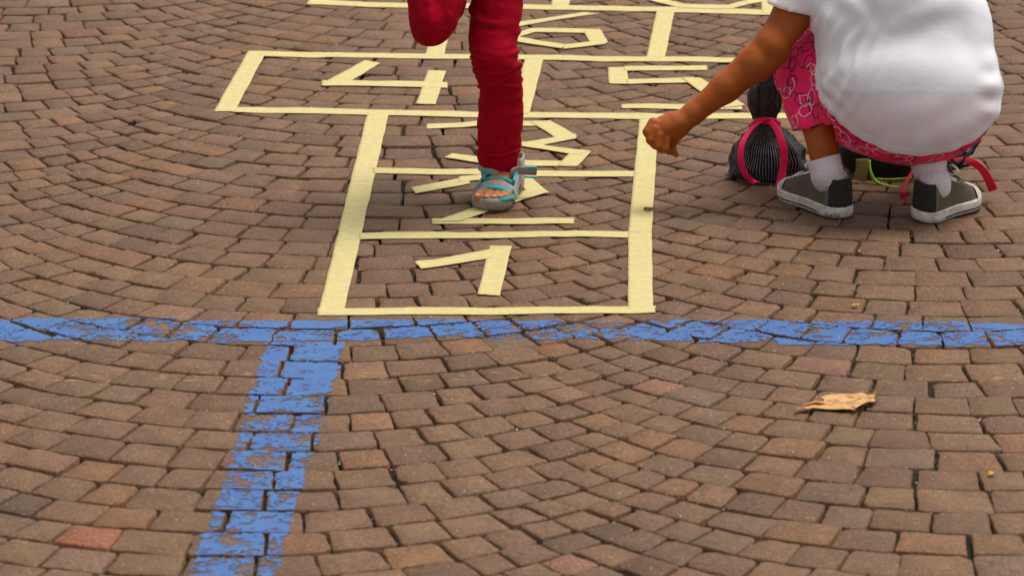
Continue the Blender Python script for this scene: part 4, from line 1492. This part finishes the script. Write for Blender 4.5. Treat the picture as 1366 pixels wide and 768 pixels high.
add('sock', sock([ctr(1098, 211, 6.525), ctr(1101, 222, 6.52), ctr(1104, 234, 6.515), tuple(QL(.26, 0, .066)), tuple(QL(.28, 0, .05))], [.0350, .0335, .0335, .0330, .030]), M_SOCK, pb)
add('sock', sock([ctr(1238, 213, 6.52), ctr(1240, 224, 6.515), ctr(1243, 236, 6.51), tuple(QR(.26, 0, .066)), tuple(QR(.28, 0, .05))], [.0365, .0352, .0345, .0335, .030]), M_SOCK, pb)
# worn heel lettering, moulded and inked on the heel strip
def on_heel(Q, sg, s_, z):
    """point on the sole's side, s_ metres forward from the back of the heel along its edge"""
    hw_ = lambda f: float(np.interp(f, [0, .02, .06, .15, .3, .45], [.010, .019, .0265, .0325, .0325, .0325]))
    n = 56; P = []
    for i in range(n // 2 + 1):
        f = .5 - .5 * math.cos(2 * math.pi * i / n)
        P.append(np.array(Q(f + .0029 * (f - .5) * 2 / .2, sg * (hw_(f) + .0029), z)))
        if f > .4: break
    acc = 0
    for a, b in zip(P[:-1], P[1:]):
        L = np.linalg.norm(b - a)
        if acc + L >= s_: return tuple(a + (b - a) * (s_ - acc) / L)
        acc += L
    return tuple(P[-1])
def lettering(shoe, Q, hwf, text, f0, f1, sg):
    cu = bpy.data.curves.new('heel_lettering', 'FONT')
    cu.body = text; cu.size = 1; cu.resolution_u = 2
    to = bpy.data.objects.new('tmp', cu); COL.objects.link(to)
    bpy.context.view_layer.update()
    me = bpy.data.meshes.new_from_object(to.evaluated_get(bpy.context.evaluated_depsgraph_get()))
    bpy.data.objects.remove(to)
    xs = [v.co.x for v in me.vertices]; x0, x1 = min(xs), max(xs)
    ys = [v.co.y for v in me.vertices]; y0, y1 = min(ys), max(ys)
    VV = []
    for v in me.vertices:
        t = (v.co.x - x0) / (x1 - x0)
        f = f0 + (f1 - f0) * t
        VV.append((f, (v.co.y - y0) / (y1 - y0)))
    F = [tuple(p.vertices) for p in me.polygons]
    W3 = [on_heel(Q, sg, f, .0035 + .0085 * y) for f, y in VV]
    star = []
    add('heel_lettering', (W3, F), M_BLK, shoe, False)
hwf = lambda f: float(np.interp(f, [0, .02, .06, .15, .3], [.010, .019, .0265, .0325, .0325]))
def star(shoe, Q, fc_, sg):
    V = [(fc_, .0078)]
    for i in range(10):
        a = math.pi / 2 + i * math.pi / 5; r = 1 if i % 2 == 0 else .42
        V.append((fc_ + .0034 * r * math.cos(a), .0078 + .0042 * r * math.sin(a)))
    add('heel_star', ([on_heel(Q, sg, f, z) for f, z in V], [(0, i, i % 10 + 1) for i in range(1, 11)]), M_BLK, shoe, False)
# outer side of the left shoe faces us: text reads from toe side to heel side
sgL = 1 if QL(.1, .03, 0)[1] < QL(.1, -.03, 0)[1] else -1
lettering(shoeL, QL, hwf, 'ALL', .0340, .0235, sgL); star(shoeL, QL, .0190, sgL); lettering(shoeL, QL, hwf, 'STAR', .0145, .0015, sgL)
# ------------------------------------------------------------------ drawstring bags
s = NT('black_pinstripe_cloth')
uv = s.n('ShaderNodeAttribute', attribute_name='stripe')
sx = s.n('ShaderNodeSeparateColor'); s.l(uv.outputs['Color'], sx.inputs[0])
wob_ = s.noise(s.pos(), 240, 2)
ph = s.math('ADD', s.math('MULTIPLY', sx.outputs[0], 1.0), s.math('MULTIPLY', wob_, .30))
fr = s.math('FRACT', ph)
ln = s.ramp(s.math('ABSOLUTE', s.math('SUBTRACT', fr, .5)), [(.05, (1, 1, 1)), (.11, (0, 0, 0))])
brk = s.ramp(s.noise(s.pos(), 500, 2), [(.36, (.25, .25, .25)), (.55, (1, 1, 1))])
s.done(s.mix(s.math('MULTIPLY', ln, brk), (.012, .012, .014), (.36, .35, .34)), .85, s.bump(s.noise(s.pos(), 800, 2), .3, .0008), .2)
M_PIN = s.m
M_RIB = mat_cloth('hot_pink_ribbon', (.80, .004, .085), weave=1200, sheen=.05, var=.06, bump=.2, rough=.6)
M_RIBR = mat_cloth('red_ribbon', (.62, .004, .028), weave=1200, sheen=.05, var=.06, bump=.2, rough=.6)
def bag_mesh(rings, n, stripes, folds, seed):
    """rings: (centre, rx, ry); gathered cloth, stripes run up the bag"""
    V, F, T = [], [], []
    m = len(rings)
    for j, (c, rx, ry) in enumerate(rings):
        for k in range(n):
            a = 2 * math.pi * k / n
            fo = 1 + folds[j] * (math.sin(a * 9 + seed + j * .05) + .6 * math.sin(a * 17 + 2 * seed)) + .13 * nz(math.cos(a) * 1.5 + seed, math.sin(a) * 1.5, j * .22)
            V.append((c[0] + rx * fo * math.cos(a), c[1] + ry * fo * math.sin(a), max(.004, c[2] + .004 * nz(math.cos(a) * 2, math.sin(a) * 2, j * .4 + seed))))
            T.append(k / n * stripes)
    for j in range(m - 1):
        for k in range(n): F.append((j * n + k, j * n + (k + 1) % n, (j + 1) * n + (k + 1) % n, (j + 1) * n + k))
    F.append(tuple(range(n - 1, -1, -1))); F.append(tuple(range((m - 1) * n, m * n)))
    me = fix(mesh_np('cloth', V, F))
    at = me.color_attributes.new('stripe', 'FLOAT_COLOR', 'CORNER')
    vals = []
    for p in me.polygons:
        tv = [T[v] for v in p.vertices]
        if max(tv) - min(tv) > stripes / 2: tv = [t + stripes if t < stripes / 2 else t for t in tv]
        for t in tv: vals += [t, 0, 0, 1]
    at.data.foreach_set('color', vals)
    return me
def rings_from(prof, Y, depth):
    out = []
    for (px, py, hw) in prof:
        p = W(px, py, Y); k = px2m(p)
        out.append((p, hw * k, hw * k * depth))
    R2 = []
    P = smooth_path([tuple(q[0]) for q in out], 5)
    rx = np.interp(np.linspace(0, 1, len(P)), np.linspace(0, 1, len(out)), [q[1] for q in out]); ry = np.interp(np.linspace(0, 1, len(P)), np.linspace(0, 1, len(out)), [q[2] for q in out])
    return [(tuple(p), float(a), float(b)) for p, a, b in zip(P, rx, ry)]
BY = 6.80
bgA = empty('drawstring_bag', (*G(1022, 240), 0), 'black pinstriped drawstring bag tied with hot pink ribbon, standing under the bare arm', 'drawstring bag', 'pinstriped drawstring bags')
prof = [(1024, 247, 24), (1025, 240, 44), (1025, 227, 51), (1025, 212, 52), (1025, 198, 47), (1024, 184, 36), (1023, 173, 23), (1022, 166, 14), (1021, 160, 13), (1021, 154, 16), (1020, 142, 21), (1021, 128, 22), (1024, 112, 19), (1026, 98, 15), (1027, 86, 11), (1027, 78, 6)]
rg = rings_from(prof, BY, .80)
fo = [float(np.interp(i / (len(rg) - 1), [0, .12, .3, .42, .5, .56, .7, 1], [.02, .02, .035, .07, .085, .08, .07, .06])) for i in range(len(rg))]
place(link('cloth', bag_mesh(rg, 96, 84, fo, 1.3), M_PIN), bgA)
def RB(px, py, dy=0): return tuple(W(px, py, BY + dy))
add('ribbon_knot', ribbon([RB(1004, 167, -.022), RB(1012, 161.5, -.030), RB(1022, 161, -.033), RB(1032, 162, -.030), RB(1040, 167, -.02)], .0125, .004, (0, 0, 1), 5), M_RIB, bgA)
add('ribbon_tail', ribbon([RB(1016, 162, -.034), RB(1002, 172, -.045), RB(990, 192, -.075), RB(988, 212, -.090), RB(993, 230, -.094), RB(1002, 241, -.094), RB(1013, 243, -.10)], .0122, .0022, lambda t: (1, -.25, .35 * (1 - t)), 6, lambda t: .7 + .35 * math.sin(t * 3.1)), M_RIB, bgA)
add('ribbon_tail', ribbon([RB(1026, 162, -.034), RB(1036, 172, -.048), RB(1043, 190, -.075), RB(1046, 208, -.090), RB(1044, 228, -.096), RB(1040, 245, -.11), RB(1038, 252, -.115)], .0150, .0022, lambda t: (1, -.2, .2), 6, lambda t: .75 + .35 * math.sin(t * 2.8)), M_RIB, bgA)
gr_ = [(RB(1007, 112, -.02), .003, .004), (RB(1005, 118, -.022), .007, .009), (RB(1003, 128, -.024), .0095, .012), (RB(1003, 138, -.026), .010, .012), (RB(1006, 147, -.024), .007, .008), (RB(1009, 153, -.02), .003, .004)]
place(link('gathered_rim', bag_mesh(gr_, 32, 16, [.02] * 6, 2.2), M_PIN), bgA)

bgB = empty('drawstring_bag', (*G(1250, 236), 0), 'second pinstriped drawstring bag with red ribbon, mostly hidden behind the squatting child', 'drawstring bag', 'pinstriped drawstring bags')
CY = 6.90
profB = [(1242, 246, 22), (1243, 240, 40), (1243, 226, 48), (1244, 212, 48), (1248, 200, 40), (1254, 188, 26), (1257, 180, 14), (1258, 174, 13), (1262, 162, 18), (1266, 150, 16), (1268, 142, 8)]
rg = rings_from(profB, CY, .8)
fo = [float(np.interp(i / (len(rg) - 1), [0, .2, .45, .6, .75, 1], [.01, .02, .06, .09, .07, .05])) for i in range(len(rg))]
place(link('cloth', bag_mesh(rg, 96, 84, fo, 4.1), M_PIN), bgB)
def RC(px, py, dy=0): return tuple(W(px, py, CY + dy))
add('ribbon_tail', ribbon([RC(1258, 178, -.05), RC(1262, 206, -.12), RC(1270, 214, -.20), RC(1284, 213, -.25), RC(1298, 217, -.28), RC(1310, 226, -.29), RC(1319, 240, -.292), RC(1325, 254, -.292)], .0165, .0022, lambda t: (.35 + .6 * t, -.25, 1 - .9 * t), 6, lambda t: .5 + .65 * t), M_RIBR, bgB)
add('ribbon_tail', ribbon([RC(1252, 180, -.05), RC(1222, 222, -.14), RC(1208, 244, -.22), RC(1203, 256, -.26), RC(1206, 264, -.27), RC(1211, 271, -.285)], .012, .0022, lambda t: (1, -.2, .2), 6, lambda t: .4 + .75 * t), M_RIBR, bgB)
add('drawstring', lathe_path(smooth_path([RC(1256, 182, -.04), RC(1290, 205, -.20), RC(1300, 196, -.22), RC(1307, 186, -.2)], 8), .0042, 8), M_PIN, bgB)
add('drawstring', lathe_path(smooth_path([RC(1256, 182, -.04), RC(1276, 219, -.24), RC(1290, 208, -.25), RC(1302, 193, -.2)], 8), .0038, 8), M_PIN, bgB)

# ------------------------------------------------------------------ black pouch with lime piping between the shoes
M_BLKC = mat_cloth('black_nylon', (.010, .010, .011), weave=800, rough=.55)
M_LIME = mat_plain('lime_piping', (.36, .68, .02), .5, .1)
M_OLV = mat_cloth('olive_panel', (.20, .19, .05), weave=800)
bp = empty('backpack', (*G(1180, 246), 0), 'black soft bag with lime green strap lying between the sneakers', 'bag')
PY = 6.84
fd = Field(A3(.60, 6.62, .0), A3(.86, 7.02, .20), .004)
c0 = W(1182, 226, PY)
fd.ell((c0[0], PY, .045), (.105, .075, .062), k=.02); fd.ell((c0[0] + .02, PY + .03, .085), (.075, .06, .05), k=.03)
fd.cut((0, 0, .003), A3(0, 0, -1))
V, F = fd.mesh(2)
V = wrinkle(V, vnormals(V, F), lambda v: .004 * nz(v[0] * 18, v[1] * 18, v[2] * 18))
place(link('bag_body', np_mesh('bag_body', V, F), M_BLKC), bp)
PP = lambda px, py, dy=0: tuple(W(px, py, PY - .09 + dy))
add('lime_strap', ribbon([PP(1160, 214), PP(1161, 228, -.01), PP(1167, 241, -.02), PP(1180, 248, -.03), PP(1200, 251, -.03), PP(1218, 249.5, -.02), PP(1232, 246)], .0085, .004, (0, -.5, 1), 6), M_LIME, bp)
add('lime_cord', lathe_path(smooth_path([PP(1166, 238.5, 0), PP(1190, 239, -.005), PP(1216, 237, 0)], 6), .0014, 6), M_LIME, bp)
add('olive_panel', ribbon([PP(1150, 212), PP(1150, 226, -.008), PP(1146, 241, -.014)], .026, .004, (1, -.1, .1), 5), M_OLV, bp)
add('olive_cord', lathe_path(smooth_path([PP(1128, 231), PP(1134, 243, -.01), PP(1145, 243.5, -.012)], 6), .0016, 6), M_OLV, bp)

# ------------------------------------------------------------------ dry leaf and small litter
s = NT('dry_leaf')
p = s.pos()
a = s.noise(p, 90, 4, .6)
c = s.ramp(a, [(.3, (.44, .235, .088)), (.7, (.57, .335, .145))])
rust = s.ramp(s.noise(p, 38, 4, .65), [(.56, (0, 0, 0)), (.68, (1, 1, 1))])
c = s.mix(s.math('MULTIPLY', rust, .55), c, (.34, .13, .035))
s.b.inputs['Subsurface Weight'].default_value = 0
M_LEAF = s.done(c, .7, s.bump(a, .4, .001), .3)
M_VEIN = mat_plain('leaf_vein', (.46, .25, .10), .7, .1)
leaf = empty('dry_leaf', (*G(1115, 540), 0), 'curled tan dry leaf with ragged lobes lying on the cobbles', 'leaf')
# outline in photo points, upper rim lifted, closed loop
top_r = [(1061, 545.5), (1066, 542), (1076, 537.5), (1088, 534), (1094, 534.8), (1099, 534.2), (1099.5, 531.5), (1094, 530), (1100, 526.5), (1112, 525.2), (1124, 524.8), (1136, 525.5), (1146, 523.5), (1154, 522.6), (1160, 523), (1169, 522.4), (1168, 525), (1171, 526)]
bot_r = [(1061, 545.5), (1070, 543.6), (1078, 544.8), (1086, 543.0), (1096, 544.5), (1106, 545.2), (1116, 545.5), (1126, 544.6), (1136, 545.4), (1143, 547.2), (1141, 544), (1146, 540.5), (1152, 538), (1158, 535), (1163, 535.4), (1168, 534.5), (1166, 530), (1171, 526)]
NL, ML = 46, 9
def interp_line(L, t):
    x = np.linspace(0, 1, len(L)); return float(np.interp(t, x, [q[0] for q in L])), float(np.interp(t, x, [q[1] for q in L]))
V, F = [], []
for i in range(NL + 1):
    t = i / NL
    A_ = interp_line(top_r, t); B_ = interp_line(bot_r, t)
    for j in range(ML + 1):
        q = j / ML
        px, py = A_[0] * (1 - q) + B_[0] * q, A_[1] * (1 - q) + B_[1] * q
        zh = .0085 - .0035 * math.sin(math.pi * q) + .003 * math.sin(t * 9 + q * 2) + .007 * max(0, (t - .72) / .28) * (1 - q * .5)
        zh += .003 * nz(t * 9, q * 3, 2) + .0016 * nz(t * 26, q * 6, 5)
        x, y = G(px, py, zh)
        V.append((x, y, zh))
for i in range(NL):
    for j in range(ML):
        F.append((i * (ML + 1) + j, i * (ML + 1) + j + 1, (i + 1) * (ML + 1) + j + 1, (i + 1) * (ML + 1) + j))
n0 = len(V)
V2_ = V + [(v[0], v[1], v[2] - .0009) for v in V]
F2_ = F + [tuple(n0 + q for q in reversed(f)) for f in F]
rim = [j for j in range(ML + 1)] + [i * (ML + 1) + ML for i in range(1, NL + 1)] + [NL * (ML + 1) + j for j in range(ML - 1, -1, -1)] + [i * (ML + 1) for i in range(NL - 1, 0, -1)]
for i in range(len(rim)):
    a_, b_ = rim[i], rim[(i + 1) % len(rim)]
    F2_.append((a_, b_, n0 + b_, n0 + a_))
add('blade', (V2_, F2_), M_LEAF, leaf)
mid = [V[i * (ML + 1) + 5] for i in range(2, NL - 1, 3)]
add('midrib', lathe_path([(q[0], q[1], q[2] + .0004) for q in mid], .0007, 6), M_VEIN, leaf)
for st_, en in ((10, (18, 1)), (18, (27, 1)), (14, (20, 8)), (24, (33, 8)), (30, (38, 2))):
    a_ = V[st_ * (ML + 1) + 5]; b_ = V[en[0] * (ML + 1) + en[1]]; m_ = V[((st_ + en[0]) // 2) * (ML + 1) + (5 + en[1]) // 2]
    add('vein', lathe_path([(q[0], q[1], q[2] + .0003) for q in (a_, m_, b_)], .0005, 5), M_VEIN, leaf)
add('stalk', lathe_path([tuple(A3(*G(1079, 546), .007)), tuple(A3(*G(1082, 548), .006)), tuple(A3(*G(1078, 551), .004))], [.0013, .0010, .0008], 6), mat_plain('leaf_stalk', (.33, .12, .06), .6), leaf)
def scrap(name, px, py, w, label, cat, col, seed):
    r = random.Random(seed)
    x, y = G(px, py)
    z = top_z(x, y)
    n = 9
    V, F = [(0, 0, .006)], []
    for k in range(n):
        a = 2 * math.pi * k / n
        rr_ = w * r.uniform(.55, 1.1)
        V.append((rr_ * math.cos(a), rr_ * .8 * math.sin(a), .002 + r.uniform(0, .006)))
    for k in range(n): F.append((0, 1 + k, 1 + (k + 1) % n))
    b = len(V); V += [(v[0], v[1], v[2] - .001) for v in V]
    F += [tuple(b + q for q in reversed(f)) for f in F[:n]]
    for k in range(n): F.append((1 + k, b + 1 + k, b + 1 + (k + 1) % n, 1 + (k + 1) % n))
    o = link(name, fix(mesh_np(name, V, F)), mat_plain(name + '_surface', col, .7, .25))
    o.location = (x, y, z)
    return tag(o, label, cat)
scrap('leaf_scrap', 1323, 634.5, .0085, 'small orange leaf scrap on the cobbles near the right edge', 'leaf scrap', (.62, .27, .05), 1)
scrap('leaf_scrap', 1140, 409, .0080, 'small ochre leaf scrap just above the blue line', 'leaf scrap', (.50, .27, .05), 2)
x, y = G(865, 282)
tw_ = link('twig', fix(mesh_np('twig', *lathe_path([(-.009, .001, .004), (-.003, .0, .0045), (.004, -.001, .004), (.009, .0005, .0045)], [.0030, .0036, .0034, .0026], 8))), mat_plain('twig_bark', (.20, .12, .04), .8, .3))
tw_.location = (x, y, top_z(x, y) + .001)
tag(tw_, 'short brown twig lying on a cream tape strip below the bare fist', 'twig')
